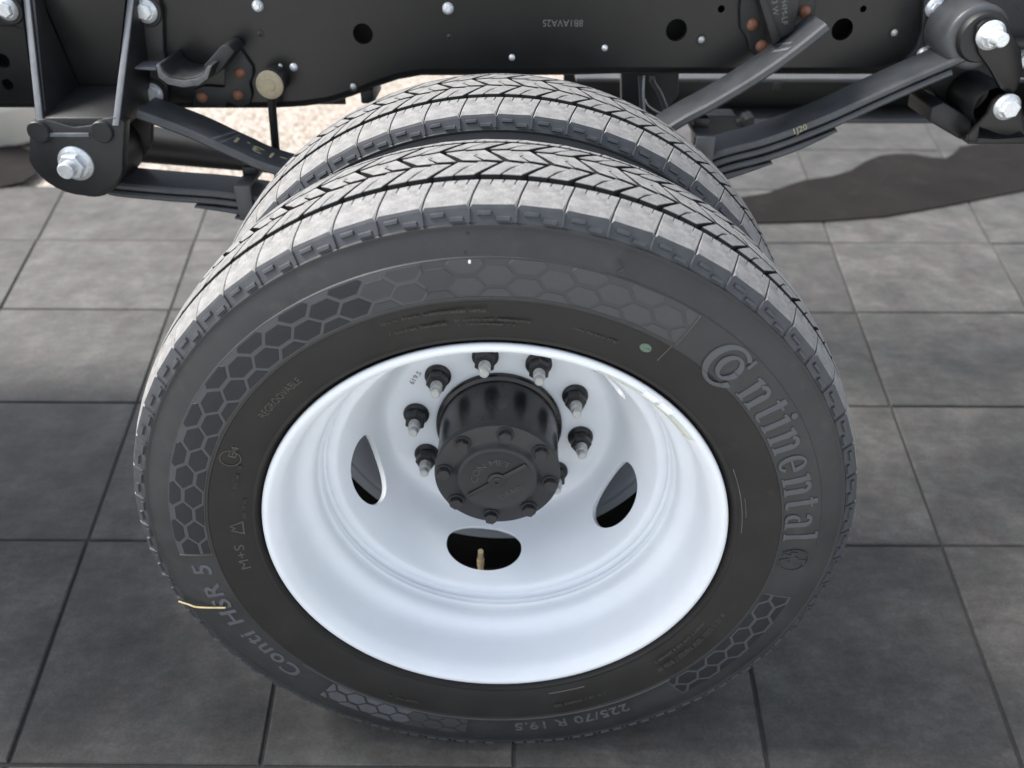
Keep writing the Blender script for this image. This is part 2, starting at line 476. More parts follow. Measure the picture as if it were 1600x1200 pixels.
# tread blocks: polygon (u, y) with u in millimetres along the circumference at r = 0.405, base at the groove floor
def TP(u, y, r):
    a = PI / 2 - u / 405.0
    return (r * math.cos(a), y, r * math.sin(a))
def block_mesh(name, poly, ch=0.6, shoulder=0):
    """poly counter-clockwise seen from outside; shoulder = -1 / 1 marks the outer edge of a shoulder block"""
    n = len(poly)
    vs, fs, fmi = [], [], []
    cu = sum(p[0] for p in poly) / n
    cy = sum(p[1] for p in poly) / n
    def outer(y):
        return (shoulder == -1 and y < 2 * YM - 0.1775 and y < 0.006) or (shoulder == 1 and y > 2 * YM - 0.006)
    rings = []
    # inset offset direction by polygon normals
    ins = []
    for i in range(n):
        p0, p1, p2 = poly[i - 1], poly[i], poly[(i + 1) % n]
        e1 = Vector((p1[0] - p0[0], (p1[1] - p0[1]) * 1000)).normalized()
        e2 = Vector((p2[0] - p1[0], (p2[1] - p1[1]) * 1000)).normalized()
        nn = (Vector((-e1.y, e1.x)) + Vector((-e2.y, e2.x)))
        if nn.length < 1e-3: nn = Vector((-e1.y, e1.x))
        nn.normalize()
        ins.append(nn)
    b = bmesh.new()
    rows = []
    for lev in range(3):
        row = []
        for i, (u, y) in enumerate(poly):
            if lev == 2:
                f = ch * (3.6 if outer(y) else 0.9)
                u, y = u + ins[i].x * f, y + ins[i].y * f / 1000
            row.append(b.verts.new((u, y * 1000, float(lev))))
        rows.append(row)
    for lev in range(2):
        for i in range(n):
            j = (i + 1) % n
            f = b.faces.new((rows[lev][i], rows[lev][j], rows[lev + 1][j], rows[lev + 1][i]))
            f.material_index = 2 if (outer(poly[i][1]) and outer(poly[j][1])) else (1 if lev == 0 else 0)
    f = b.faces.new(rows[2])
    ys = [p[1] * 1000 for p in poly]
    for q in range(1, 4 if shoulder else 3):
        yc = min(ys) + (max(ys) - min(ys)) * q / (4 if shoulder else 3)
        bmesh.ops.bisect_plane(b, geom=b.verts[:] + b.edges[:] + b.faces[:], plane_co=(0, yc, 0), plane_no=(0, 1, 0))
    for v in b.verts:
        u, y, h = v.co.x, v.co.y / 1000, v.co.z
        cr = crown(y) - ch / 1000 * (2.4 if outer(y) else 0.8)
        if h <= 1.0:
            if outer(y):
                yb, r0 = (-0.0046 if shoulder == -1 else 2 * YM + 0.0046), 0.3856
            else:
                yb, r0 = y, GR - 0.001
            p = TP(u, yb + (y - yb) * h, r0 + (cr - r0) * h)
        else:
            p = TP(u, y, cr + (crown(y) - cr) * (h - 1.0))
        v.co = p
    bmesh.ops.recalc_face_normals(b, faces=b.faces)
    me = bpy.data.meshes.new(name)
    b.to_mesh(me); b.free()
    for m in (M['tread'], M['groove'], M['shoulder']): me.materials.append(m)
    return me
PM = 405.0 * 2 * PI / NP                       # pitch length in mm: 42.4
Y0, Y1 = YM - HALF, YM + HALF
LEAN = 9.0                                     # mm of lean across a shoulder block
def shoulder_poly():
    ya, yb = Y0, 0.0380
    a, b = 0.7, PM - 0.7
    pts = [(a, ya), (b, ya), (b + LEAN * 0.35, 0.016), (b + LEAN, yb)]
    # small sipes cut from the groove edge, going right to left
    w = b - a
    for f, dep in ((0.78, 7.0), (0.52, 5.0), (0.26, 7.5)):
        u = a + LEAN + w * f
        pts += [(u + 0.45, yb), (u - 2.2 + 0.3, yb - dep / 1000), (u - 2.2 - 0.3, yb - dep / 1000), (u - 0.45, yb)]
    pts += [(a + LEAN, yb), (a + LEAN * 0.35, 0.016)]
    return pts
def rib_polys(ya, yb, lean, u0, za=0.0, zb=0.0):
    """two slanted blocks per pitch parted by a zigzag sipe; za / zb skew the two ends into a sawtooth"""
    h = PM / 2
    ym = (ya + yb) / 2
    dy = (yb - ya)
    out = []
    g = 3.1
    def edge(u, off):       # zigzag sipe between the halves
        return [(u + off, ya), (u + off + lean * 0.42, ym - dy * 0.06), (u + off + lean * 0.42 + 3.0, ym + dy * 0.06), (u + off + lean + 2.0, yb)]
    def straight(u, off):
        return [(u + off, ya), (u + off + lean + 2.0, yb)]
    # left half
    L = straight(u0, g)
    Rr = edge(u0 + h, -0.85)
    p = [L[0], Rr[0], Rr[1], Rr[2], Rr[3], L[1]]
    out.append(p)
    L2 = edge(u0 + h, 0.85)
    R2 = straight(u0 + PM, -g)
    out.append([L2[0], R2[0], R2[1], L2[3], L2[2], L2[1]])
    res = []
    for p in out:
        q = []
        ulow = [u for u, y in p if y == ya]; uhigh = [u for u, y in p if y == yb]
        for u, y in p:
            if y == ya and za: y = y + za * (u - min(ulow)) / max(max(ulow) - min(ulow), 1e-3)
            elif y == yb and zb: y = y + zb * (u - min(uhigh)) / max(max(uhigh) - min(uhigh), 1e-3)
            q.append((u, y))
        res.append(q)
    return res
def flip(poly):                                # mirror across the middle plane
    return [(u, 2 * YM - y) for u, y in reversed(poly)]
BLOCKS = []
sp = shoulder_poly()
BLOCKS.append((block_mesh('tread_block', sp, 0.7, -1), 'near'))
r2 = rib_polys(0.0475, 0.0743, 19.0, 6.0, 0.0, -0.0035)
for p in r2: BLOCKS.append((block_mesh('tread_block', p), 'mid'))
r3 = rib_polys(0.0800, 0.1030, -19.0, 31.0, -0.0030, 0.0030)
for p in r3: BLOCKS.append((block_mesh('tread_block', p), 'mid'))
r4 = rib_polys(0.1088, 0.1355, 19.0, 12.0, 0.0030, 0.0)
for p in r4: BLOCKS.append((block_mesh('tread_block', p), 'mid'))
BLOCKS.append((block_mesh('tread_block', flip([(-u + 8, y) for u, y in reversed(sp)]), 0.7, 1), 'far'))
def lug_mesh(name, u0, u1, ra, rb):
    # a small raised bar on the shoulder face
    def sy(r): return -0.0046 + (r - 0.3856) * (0.0015 + 0.0046) / (0.3975 - 0.3856)
    vs = []
    for (d, k) in ((0.0006, 0.0), (-0.0019, 0.0010)):
        for (u, r) in ((u0 + k * 400, ra + k), (u1 - k * 400, ra + k), (u1 - k * 400, rb - k), (u0 + k * 400, rb - k)):
            vs.append(TP(u, sy(r) + d, r - d * 0.3))
    fs = [(4, 5, 6, 7)] + [(i, (i + 1) % 4, 4 + (i + 1) % 4, 4 + i) for i in range(4)]
    return mesh(name, vs, fs, M['shoulder'], False)
LUGS = [lug_mesh('shoulder_lug', 7, 20, 0.3905, 0.3948), lug_mesh('shoulder_lug', 24, 37, 0.3862, 0.3908), lug_mesh('shoulder_lug', -1.0, 1.0, 0.3852, 0.3972)]

CARC = carcass_mesh()
def join_static(name, items, parent, kind='stuff'):
    """items: (mesh, angle) -> one mesh object"""
    vs, fs, mi = [], [], []
    mats = []
    for me, ang in items:
        base = len(vs)
        rot = Matrix.Rotation(ang, 3, 'Y')
        n = len(me.vertices)
        a = np.empty(n * 3); me.vertices.foreach_get('co', a)
        a = a.reshape(-1, 3) @ np.array(rot).T
        vs += a.tolist()
        mm = []
        for m in me.materials:
            if m not in mats: mats.append(m)
            mm.append(mats.index(m))
        for p in me.polygons:
            fs.append(tuple(base + v for v in p.vertices)); mi.append(mm[p.material_index])
    me = mesh(name, vs, fs, None, False, mats=mats, fmi=mi)
    o = link(name, me, parent)
    o['kind'] = kind
    return o
def add_tread(tyre, near, mid, far, phase, shifted):
    """near/mid/far: angular ranges (degrees, 90 = top) built block by block; the rest is one mesh"""
    rest = []
    for i in range(NP):
        th = (phase + i * PITCH) % 360
        d = abs((th - 90 + 180) % 360 - 180)
        ang = -R_(th - 90)
        for me, cls in BLOCKS:
            lim = near if cls == 'near' else (far if cls == 'far' else mid)
            if d <= lim:
                o = link('tread_block', me, tyre)
                o.rotation_euler = (0, ang, 0)
                if shifted: o.location.y = DD
            else:
                rest.append((me, ang))
        for me in LUGS:
            if d <= min(near, 110):
                o = link('shoulder_lug', me, tyre)
                o.rotation_euler = (0, ang, 0)
                if shifted: o.location.y = DD
            else:
                rest.append((me, ang))
    o = join_static('lower_tread', rest, tyre)
    if shifted: o.location.y = DD

# ------------------------------------------------------------------ outer wheel
truck = root('truck', 'black truck chassis with dual rear wheels, silver white dished rim, leaf springs and frame rail', 'truck', (0, 0.60, GZ))
outer = bpy.data.objects.new('wheel', None)
outer.location = (0, YM, 0)
COL.objects.link(outer)
adopt(outer, truck)
outer['label'] = 'outer wheel with silver white dished rim, black hub and lettered tyre'
ROOTLOC[outer] = Vector((0, YM, 0))
link('tyre', CARC, outer)
tyre = outer
add_tread(tyre, 112, 72, 60, 2.6, False)

# patterned bands and hexagons on the sidewall
def on_wall(th, r, lift):
    return P(th, r, wally(r) - lift)
def wall_patch(name, th0, th1, r0, r1, lift, m, parent, nth=None, nr=5):
    nth = nth or max(2, int(abs(th1 - th0) / 1.5))
    vs, fs = [], []
    for i in range(nth + 1):
        for k in range(nr + 1):
            r = r0 + (r1 - r0) * k / nr
            vs.append(on_wall(th0 + (th1 - th0) * i / nth, r, lift))
    for i in range(nth):
        for k in range(nr):
            a = i * (nr + 1) + k
            fs.append((a, a + 1, a + nr + 2, a + nr + 1))
    return link(name, mesh(name, vs, fs, m, True), parent)
wall_patch('patterned_band', 57.5, 99.8, 0.3190, 0.3560, 0.0003, M['hatch2'], tyre)
wall_patch('patterned_band', 100, 181.8, 0.3190, 0.3560, 0.0003, M['hatch'], tyre)
wall_patch('patterned_band', -131, -97, 0.3190, 0.3530, 0.0003, M['wall'], tyre)
wall_patch('patterned_band', -47.2, -12.3, 0.3190, 0.3530, 0.0003, M['hatch'], tyre)
def clip_poly(poly, axis, lim, keep_less):
    out = []
    n = len(poly)
    for i in range(n):
        a, b = poly[i], poly[(i + 1) % n]
        ia = (a[axis] <= lim) == keep_less
        ib = (b[axis] <= lim) == keep_less
        if ia: out.append(a)
        if ia != ib:
            t = (lim - a[axis]) / (b[axis] - a[axis])
            out.append((a[0] + (b[0] - a[0]) * t, a[1] + (b[1] - a[1]) * t))
    return out
def hexes(th0, th1, r0, r1, mfun, lift, rows, step, base, hl, hh):
    """honeycomb marks: rows of radii, step in degrees, every second row set off by half a step"""
    for k, rc in enumerate(rows):
        t = base + (step / 2 if k % 2 else 0.0)
        t -= step * math.ceil((t - th0) / step)
        while t < th1 + step:
            poly = [(t - hl, rc), (t - hl * 0.47, rc - hh), (t + hl * 0.47, rc - hh), (t + hl, rc), (t + hl * 0.47, rc + hh), (t - hl * 0.47, rc + hh)]
            mt = mfun(t)
            t += step
            for ax, lim, less in ((0, th0 + 0.15, False), (0, th1 - 0.15, True), (1, r0 + 0.0006, False), (1, r1 - 0.0006, True)):
                poly = clip_poly(poly, ax, lim, less)
                if len(poly) < 3: break
            if len(poly) < 3: continue
            n_ = len(poly)
            area = abs(sum(poly[q][0] * poly[(q + 1) % n_][1] - poly[(q + 1) % n_][0] * poly[q][1] for q in range(n_))) / 2 * R_(1) * rc
            if area < 4e-5: continue
            cs = sum(p[0] for p in poly) / n_; cr = sum(p[1] for p in poly) / n_
            vs = [on_wall(cs, cr, lift)]
            for (u, r) in poly: vs.append(on_wall(u, r, lift))
            for (u, r) in poly: vs.append(on_wall(u + (u - cs) * 0.03, r + (r - cr) * 0.03, lift - 0.0006))
            fs = [(0, 1 + (q + 1) % n_, 1 + q) for q in range(n_)] + [(1 + q, 1 + (q + 1) % n_, 1 + n_ + (q + 1) % n_, 1 + n_ + q) for q in range(n_)]
            link('hexagon_mark', mesh('hexagon_mark', vs, fs, mt, False), tyre)
HR = [0.3190, 0.3300, 0.3407, 0.3520]
hexes(57.6, 181.7, 0.3190, 0.3560, lambda t: M['smoothhex'] if t > 108 else (M['hatch2'] if t > 95 else M['hatch3']), 0.0007, HR, 9.13, 116.45, 2.78, 0.0087)
hexes(-131, -97, 0.3190, 0.3530, lambda t: M['letter'] if t < -112 else M['hatch3'], 0.0007, HR, 7.6, -120.0, 2.3, 0.0086)
hexes(-47, -12.5, 0.3190, 0.3530, lambda t: M['smoothhex'], 0.0007, HR, 8.6, -30.0, 2.6, 0.0086)
def ridge(name, th0, th1, r, w, h, m, parent):
    vs, fs = [], []
    n = max(2, int(abs(th1 - th0) / 1.2))
    for i in range(n + 1):
        th = th0 + (th1 - th0) * i / n
        vs += [on_wall(th, r - w, -0.0002), on_wall(th, r - w * 0.3, h), on_wall(th, r + w * 0.3, h), on_wall(th, r + w, -0.0002)]
    for i in range(n):
        for k in range(3):
            a = i * 4 + k
            fs.append((a, a + 1, a + 5, a + 4))
    return link(name, mesh(name, vs, fs, m, True), parent)
ridge('moulding_line', 57.5, 182, 0.3182, 0.0007, 0.0014, M['embossed'], tyre)
ridge('moulding_line', -140, -46, 0.3175, 0.0006, 0.0012, M['embossed'], tyre)
def radial_line(th, r0, r1, parent):
    vs, fs = [], []
    n = 8
    for i in range(n + 1):
        r = r0 + (r1 - r0) * i / n
        d = math.degrees(0.0006 / r)
        vs += [on_wall(th - d, r, -0.0002), on_wall(th - d * 0.3, r, 0.0014), on_wall(th + d * 0.3, r, 0.0014), on_wall(th + d, r, -0.0002)]
    for i in range(n):
        for k in range(3):
            a = i * 4 + k
            fs.append((a, a + 1, a + 5, a + 4))
    link('moulding_line', mesh('moulding_line', vs, fs, M['embossed'], True), parent)
radial_line(57.4, 0.3185, 0.3560, tyre)
radial_line(57.8, 0.2950, 0.3165, tyre)
radial_line(181.9, 0.3185, 0.3560, tyre)

# ---- lettering: flat outlines bent round the sidewall
def wall_letter(name, polys, th0, r0, lift, m, parent, hgt=0.0007, label=None):
    """polys: list of polygons in metres (x clockwise along the wall, y outward)"""
    vs, fs = [], []
    RM = r0 + 0.012
    for k, poly in enumerate(polys):
        base = len(vs)
        n = len(poly)
        lf = lift + 0.00004 * k
        for (d, ) in ((lf,), (lf - hgt - 0.0006,)):
            for (x, y) in poly:
                vs.append(on_wall(th0 - math.degrees(x / RM), r0 + y, d))
        fs.append(tuple(base + i for i in range(n)))
        for i in range(n):
            j = (i + 1) % n
            fs.append((base + i, base + j, base + n + j, base + n + i))
    bm = bmesh.new()
    me = mesh(name, vs, fs, m, False)
    bm.from_mesh(me)
    bmesh.ops.recalc_face_normals(bm, faces=bm.faces)
    bm.to_mesh(me); bm.free()
    o = link(name, me, parent, label)
    return o
def rect(x0, x1, y0, y1, nx=1, ny=3):
    p = [(x0 + (x1 - x0) * i / nx, y0) for i in range(nx)] + [(x1, y0 + (y1 - y0) * i / ny) for i in range(ny)]
    p += [(x1 - (x1 - x0) * i / nx, y1) for i in range(nx)] + [(x0, y1 - (y1 - y0) * i / ny) for i in range(ny)]
    return p
def arcband(cx, cy, rx, ry, wx, wy, a0, a1, n=10):
    """an elliptical stroke cut into quads so that every piece is convex"""
    out = []
    for i in range(n):
        t0, t1 = R_(a0 + (a1 - a0) * i / n), R_(a0 + (a1 - a0) * (i + 1) / n)
        out.append([(cx + rx * math.cos(t0), cy + ry * math.sin(t0)), (cx + rx * math.cos(t1), cy + ry * math.sin(t1)),
                    (cx + (rx - wx) * math.cos(t1), cy + (ry - wy) * math.sin(t1)), (cx + (rx - wx) * math.cos(t0), cy + (ry - wy) * math.sin(t0))])
    return out
XH = 0.0290                                    # x-height of the big serif name
def serif_n():
    st = 0.0066
    return [rect(0.002, 0.002 + st, 0, XH), rect(0, 0.011, 0, 0.002), rect(-0.001, 0.003, XH - 0.0035, XH - 0.0005),
            rect(0.0165, 0.0165 + st, 0, XH * 0.72), rect(0.0145, 0.0250, 0, 0.002)] + arcband(0.01435, XH * 0.70, 0.0083, XH * 0.30, 0.0045, 0.0042, 0, 150, 8)
def serif_i():
    return [rect(0.002, 0.0082, 0, XH), rect(0, 0.0105, 0, 0.002), rect(-0.001, 0.003, XH - 0.0035, XH - 0.0005)] + arcband(0.0052, XH + 0.0050, 0.0032, 0.0032, 0.0032, 0.0032, 0, 360, 10)
def serif_t():
    return [rect(0.002, 0.0082, 0.004, XH + 0.0055), rect(-0.001, 0.0120, XH - 0.0025, XH)] + arcband(0.0082, 0.0045, 0.0062, 0.0045, 0.006, 0.0028, 180, 330, 7)
def serif_l():
    return [rect(0.002, 0.0082, 0, XH + 0.0085), rect(0, 0.0105, 0, 0.002), rect(-0.001, 0.003, XH + 0.005, XH + 0.008)]
def serif_e():
    return arcband(0.0105, XH / 2, 0.0105, XH / 2, 0.0055, 0.0026, 0, 320, 18) + [rect(0.004, 0.0200, XH / 2 - 0.0012, XH / 2 + 0.0012)]
def serif_a():
    return [rect(0.0125, 0.0185, 0, XH * 0.72), rect(0.017, 0.0215, 0, 0.002)] + arcband(0.0095, XH * 0.70, 0.009, XH * 0.30, 0.006, 0.003, 0, 160, 8) + arcband(0.008, XH * 0.28, 0.0075, XH * 0.28, 0.005, 0.0025, 60, 300, 12)
def serif_C():
    return arcband(0.0190, 0.0145, 0.0225, 0.0240, 0.0072, 0.0036, 52, 330, 28) + [rect(0.0318, 0.0345, 0.0270, 0.0375)]
def serif_o():
    return arcband(0.0215, 0.0155, 0.0125, 0.0142, 0.0062, 0.0030, 0, 360, 24)
SC = 1.05
def put_letter(fn, th, r0):
    polys = [[(x * SC, y) for x, y in p] for p in fn()]
    wall_letter('raised_letter', polys, th, r0, 0.0011, M['bigletter'], tyre)
put_letter(serif_C, 51.2, 0.3170)
put_letter(serif_o, 51.2, 0.3170)
th = 42.2
for fn, wd_ in ((serif_n, 0.0250), (serif_t, 0.0120), (serif_i, 0.0105), (serif_n, 0.0250), (serif_e, 0.0210), (serif_n, 0.0250), (serif_t, 0.0130), (serif_a, 0.0215), (serif_l, 0.0105)):
    put_letter(fn, th, 0.3182)
    th -= math.degrees((wd_ * SC + 0.0068) / 0.3302)
# emblem after the name: a rearing horse in an open ring
horse = [[(0.004, 0.004), (0.008, 0.003), (0.010, 0.013), (0.006, 0.014)], [(0.006, 0.013), (0.017, 0.012), (0.019, 0.020), (0.010, 0.022)], [(0.012, 0.020), (0.018, 0.019), (0.017, 0.030), (0.013, 0.031)],
         [(0.013, 0.028), (0.021, 0.027), (0.021, 0.030), (0.015, 0.032)], [(0.017, 0.018), (0.025, 0.022), (0.024, 0.024), (0.016, 0.021)], [(0.014, 0.002), (0.017, 0.002), (0.013, 0.013), (0.010, 0.012)], [(0.001, 0.012), (0.007, 0.012), (0.008, 0.016), (0.002, 0.019)]]
wall_letter('horse_emblem', horse, 0.2, 0.3185, 0.0009, M['wall'], tyre)
wall_letter('horse_emblem', arcband(0.0135, 0.0165, 0.0165, 0.0175, 0.0012, 0.0012, -60, 230, 24), 0.2, 0.3182, 0.0009, M['wall'], tyre)

def text_polys(txt, size, bold=0.0):
    """built-in font outline -> (verts2d, faces) per character with its advance"""
    cu = bpy.data.curves.new('t', 'FONT')
    cu.body = txt
    cu.size = size
    cu.offset = bold
    cu.space_character = 1.0 + bold * 220
    cu.resolution_u = 3
    o = bpy.data.objects.new('t', cu)
    COL.objects.link(o)
    dg = bpy.context.evaluated_depsgraph_get()
    me = bpy.data.meshes.new_from_object(o.evaluated_get(dg))
    bpy.data.objects.remove(o)
    bpy.data.curves.remove(cu)
    vs = [(v.co.x, v.co.y) for v in me.vertices]
    fs = [tuple(p.vertices) for p in me.polygons]
    bpy.data.meshes.remove(me)
    return vs, fs
def extrude_flat(vs2, fs, fn, h, lift):
    """thick sheet letters: fn(x, y, d) -> 3d; open-bottomed"""
    from collections import Counter
    vs = [fn(x, y, lift) for x, y in vs2] + [fn(x, y, lift - h) for x, y in vs2]
    n = len(vs2)
    out = list(fs)
    cnt = Counter()
    for f in fs:
        for a, b in zip(f, f[1:] + f[:1]): cnt[(a, b)] += 1
    for (a, b) in cnt:
        if (b, a) not in cnt: out.append((b, a, a + n, b + n))
    return vs, out
def islands(vs, fs):
    par = list(range(len(vs)))
    def find(a):
        while par[a] != a:
            par[a] = par[par[a]]; a = par[a]
        return a
    for f in fs:
        for q in f[1:]: par[find(q)] = find(f[0])
    groups = {}
    for f in fs: groups.setdefault(find(f[0]), []).append(f)
    for g in groups.values():
        idx = sorted({i for f in g for i in f})
        mp = {i: k for k, i in enumerate(idx)}
        yield [vs[i] for i in idx], [tuple(mp[i] for i in f) for f in g]
def wall_text(name, txt, size, th0, r0, m, parent, bold=0.0, lift=0.0007, width=None, split=False, h=0.0012):
    vs2, fs = text_polys(txt, size, bold)
    xs = [v[0] for v in vs2]
    sc = (R_(width) * r0 / (max(xs) - min(xs))) if width else 1.0
    x0 = min(xs)
    fn = lambda x, y, d: on_wall(th0 - math.degrees((x - x0) * sc / r0), r0 + y, d)
    if split:
        for v, f in islands(vs2, fs):
            a, b = extrude_flat(v, f, fn, h, lift)
            link(name, mesh(name, a, b, m, False), parent)
    else:
        a, b = extrude_flat(vs2, fs, fn, h, lift)
        link(name, mesh(name, a, b, m, False), parent)
wall_text('raised_letter', 'Conti HSR 5', 0.0300, -138.5, 0.3265, M['letter'], tyre, 0.0005, width=37.0, split=True)
wall_text('raised_letter', '225/70 R 19.5', 0.0215, -59.0, 0.3260, M['letter'], tyre, 0.0003, width=27.0, split=True)
wall_text('small_lettering', 'REGROOVABLE', 0.0115, 142.0, 0.2890, M['embossed'], tyre, 0.0, width=12.5)
wall_text('small_lettering', 'M+S', 0.0150, 187.5, 0.2830, M['embossed'], tyre, 0.0, width=7.5)
# snowflake mountain mark and type-approval mark next to it
mt = [[(0, 0), (0.002, 0), (0.008, 0.012), (0.007, 0.014)], [(0.008, 0.012), (0.011, 0.008), (0.0115, 0.0095), (0.0085, 0.014)], [(0.011, 0.008), (0.014, 0.013), (0.0135, 0.015), (0.0108, 0.0098)], [(0.0142, 0.013), (0.019, 0), (0.021, 0), (0.0148, 0.015)], [(0.001, 0.0), (0.020, 0.0), (0.020, 0.0015), (0.001, 0.0015)]]
wall_letter('mountain_mark', mt, 177.0, 0.2790, 0.0006, M['embossed'], tyre)
wall_text('small_lettering', 'E4', 0.0110, 154.5, 0.2960, M['embossed'], tyre, 0.0, width=3.0)
wall_letter('approval_ring', arcband(0.006, 0.006, 0.011, 0.011, 0.001, 0.001, 0, 360, 24), 156.0, 0.2945, 0.0006, M['embossed'], tyre)
# rows of tiny moulded characters, too small in the photograph to read
def tiny_rows(th0, th1, r, hgt, seed):
    rnd = random.Random(seed)
    polys = []
    x, L = 0.0, R_(abs(th1 - th0)) * r
    while x < L:
        if rnd.random() < 0.17: x += 0.003; continue
        w = rnd.uniform(0.0011, 0.0019)
        k = rnd.random()
        polys.append([(x, 0), (x + 0.0005, 0), (x + 0.0005, hgt), (x, hgt)])
        if k < 0.7: polys.append([(x + 0.0005, hgt - 0.0005), (x + w, hgt - 0.0005), (x + w, hgt), (x + 0.0005, hgt)])
        if k > 0.35: polys.append([(x + 0.0005, hgt * 0.45), (x + w, hgt * 0.45), (x + w, hgt * 0.45 + 0.0005), (x + 0.0005, hgt * 0.45 + 0.0005)])
        if 0.2 < k < 0.8: polys.append([(x + w - 0.0005, 0), (x + w, 0), (x + w, hgt * 0.45), (x + w - 0.0005, hgt * 0.45)])
        x += w + 0.0011
    wall_letter('small_lettering', polys, max(th0, th1), r, 0.0005, M['embossed'], tyre)
tiny_rows(110, 90, 0.3040, 0.0028, 1)
tiny_rows(109, 97.5, 0.2905, 0.0036, 2)
tiny_rows(96.5, 82, 0.2925, 0.0026, 3)
tiny_rows(96, 85, 0.2870, 0.0024, 4)
tiny_rows(75, 66, 0.2930, 0.0026, 9)
tiny_rows(-22, -47, 0.2905, 0.0055, 5)
tiny_rows(-27, -46, 0.2805, 0.0030, 6)
tiny_rows(-62, -76, 0.2955, 0.0040, 7)
tiny_rows(-110, -118, 0.3010, 0.0030, 8)
tiny_rows(163, 156, 0.2870, 0.0045, 10)
tiny_rows(172, 166, 0.2760, 0.0035, 11)
ridge('moulding_line', -76, -66, 0.2790, 0.0008, 0.0008, M['embossed'], tyre)
# green paint dot and small marks on the sidewall
wall_letter('paint_dot', arcband(0.0, 0.0, 0.0062, 0.0046, 0.0062, 0.0046, 0, 360, 18), 61.3, 0.3012, 0.0004, M['green'], tyre, 0.0002)
wall_letter('paint_dot', [[(0, 0), (0.0016, 0.0004), (0.0018, 0.0026), (0.0004, 0.0034), (-0.0006, 0.0018)]], 93.0, 0.3520, 0.0012, M['white'], tyre, 0.0002, 'tiny white fleck on the upper sidewall')
wall_letter('mould_seam', [[(0, 0), (0.002, 0), (0.006, 0.018), (0.003, 0.018)]], 93.6, 0.3600, 0.0003, M['groove'], tyre, 0.0002)

ridge('scuff', 24, 4, 0.2745, 0.0004, 0.0003, M['lip'], tyre)
ridge('scuff', 15, 9, 0.2785, 0.0003, 0.0003, M['lip'], tyre)
# ---- rim
LIP = [(0.0250, 0.2440), (0.0120, 0.2472), (0.0060, 0.2500), (0.0035, 0.2570), (0.0022, 0.2602), (0.0002, 0.2612), (-0.0018, 0.2604), (-0.0030, 0.2580), (-0.0032, 0.2550), (-0.0020, 0.2528), (0.0005, 0.2505), (0.0040, 0.2478), (0.0080, 0.2456), (0.0120, 0.2436),
       (0.0200, 0.2420), (0.0320, 0.2404), (0.0450, 0.2386), (0.0540, 0.2368), (0.0600, 0.2340), (0.0640, 0.2300), (0.0672, 0.2255), (0.0706, 0.2215), (0.0755, 0.2190), (0.0820, 0.2179), (0.0880, 0.2172), (0.0900, 0.2158), (0.0913, 0.2145), (0.0925, 0.2141), (0.0938, 0.2150), (0.0950, 0.2160), (0.0963, 0.2152), (0.0978, 0.2138),
       (0.0995, 0.2136), (0.1008, 0.2146), (0.1020, 0.2150), (0.1050, 0.2142), (0.1075, 0.2120), (0.1110, 0.2080), (0.1120, 0.2026)]
BACK = [(0.1300, 0.2080), (0.1500, 0.2330), (0.1700, 0.2420), (0.1790, 0.2500), (0.1820, 0.2600), (0.1860, 0.2600), (0.1840, 0.2480), (0.1720, 0.2480), (0.1520, 0.2400), (0.1300, 0.2160), (0.1000, 0.2190), (0.0860, 0.2260), (0.0660, 0.2400), (0.0450, 0.2450)]
rim = lathe('rim', LIP + BACK, M['rim'], outer, n=160, closed=True, angle=50)
DISC = [(0.1090, 0.2120), (0.1072, 0.2090), (0.1068, 0.2040), (0.1080, 0.1995), (0.1105, 0.1970), (0.1150, 0.1945), (0.1220, 0.1912), (0.1320, 0.1868), (0.1450, 0.1814), (0.1600, 0.1757), (0.1750, 0.1704), (0.1900, 0.1652), (0.2010, 0.1608), (0.2080, 0.1568), (0.2125, 0.1525), (0.2146, 0.1480), (0.2150, 0.1430), (0.2150, 0.1300), (0.2150, 0.1100), (0.2150, 0.0835), (0.2230, 0.0830)]
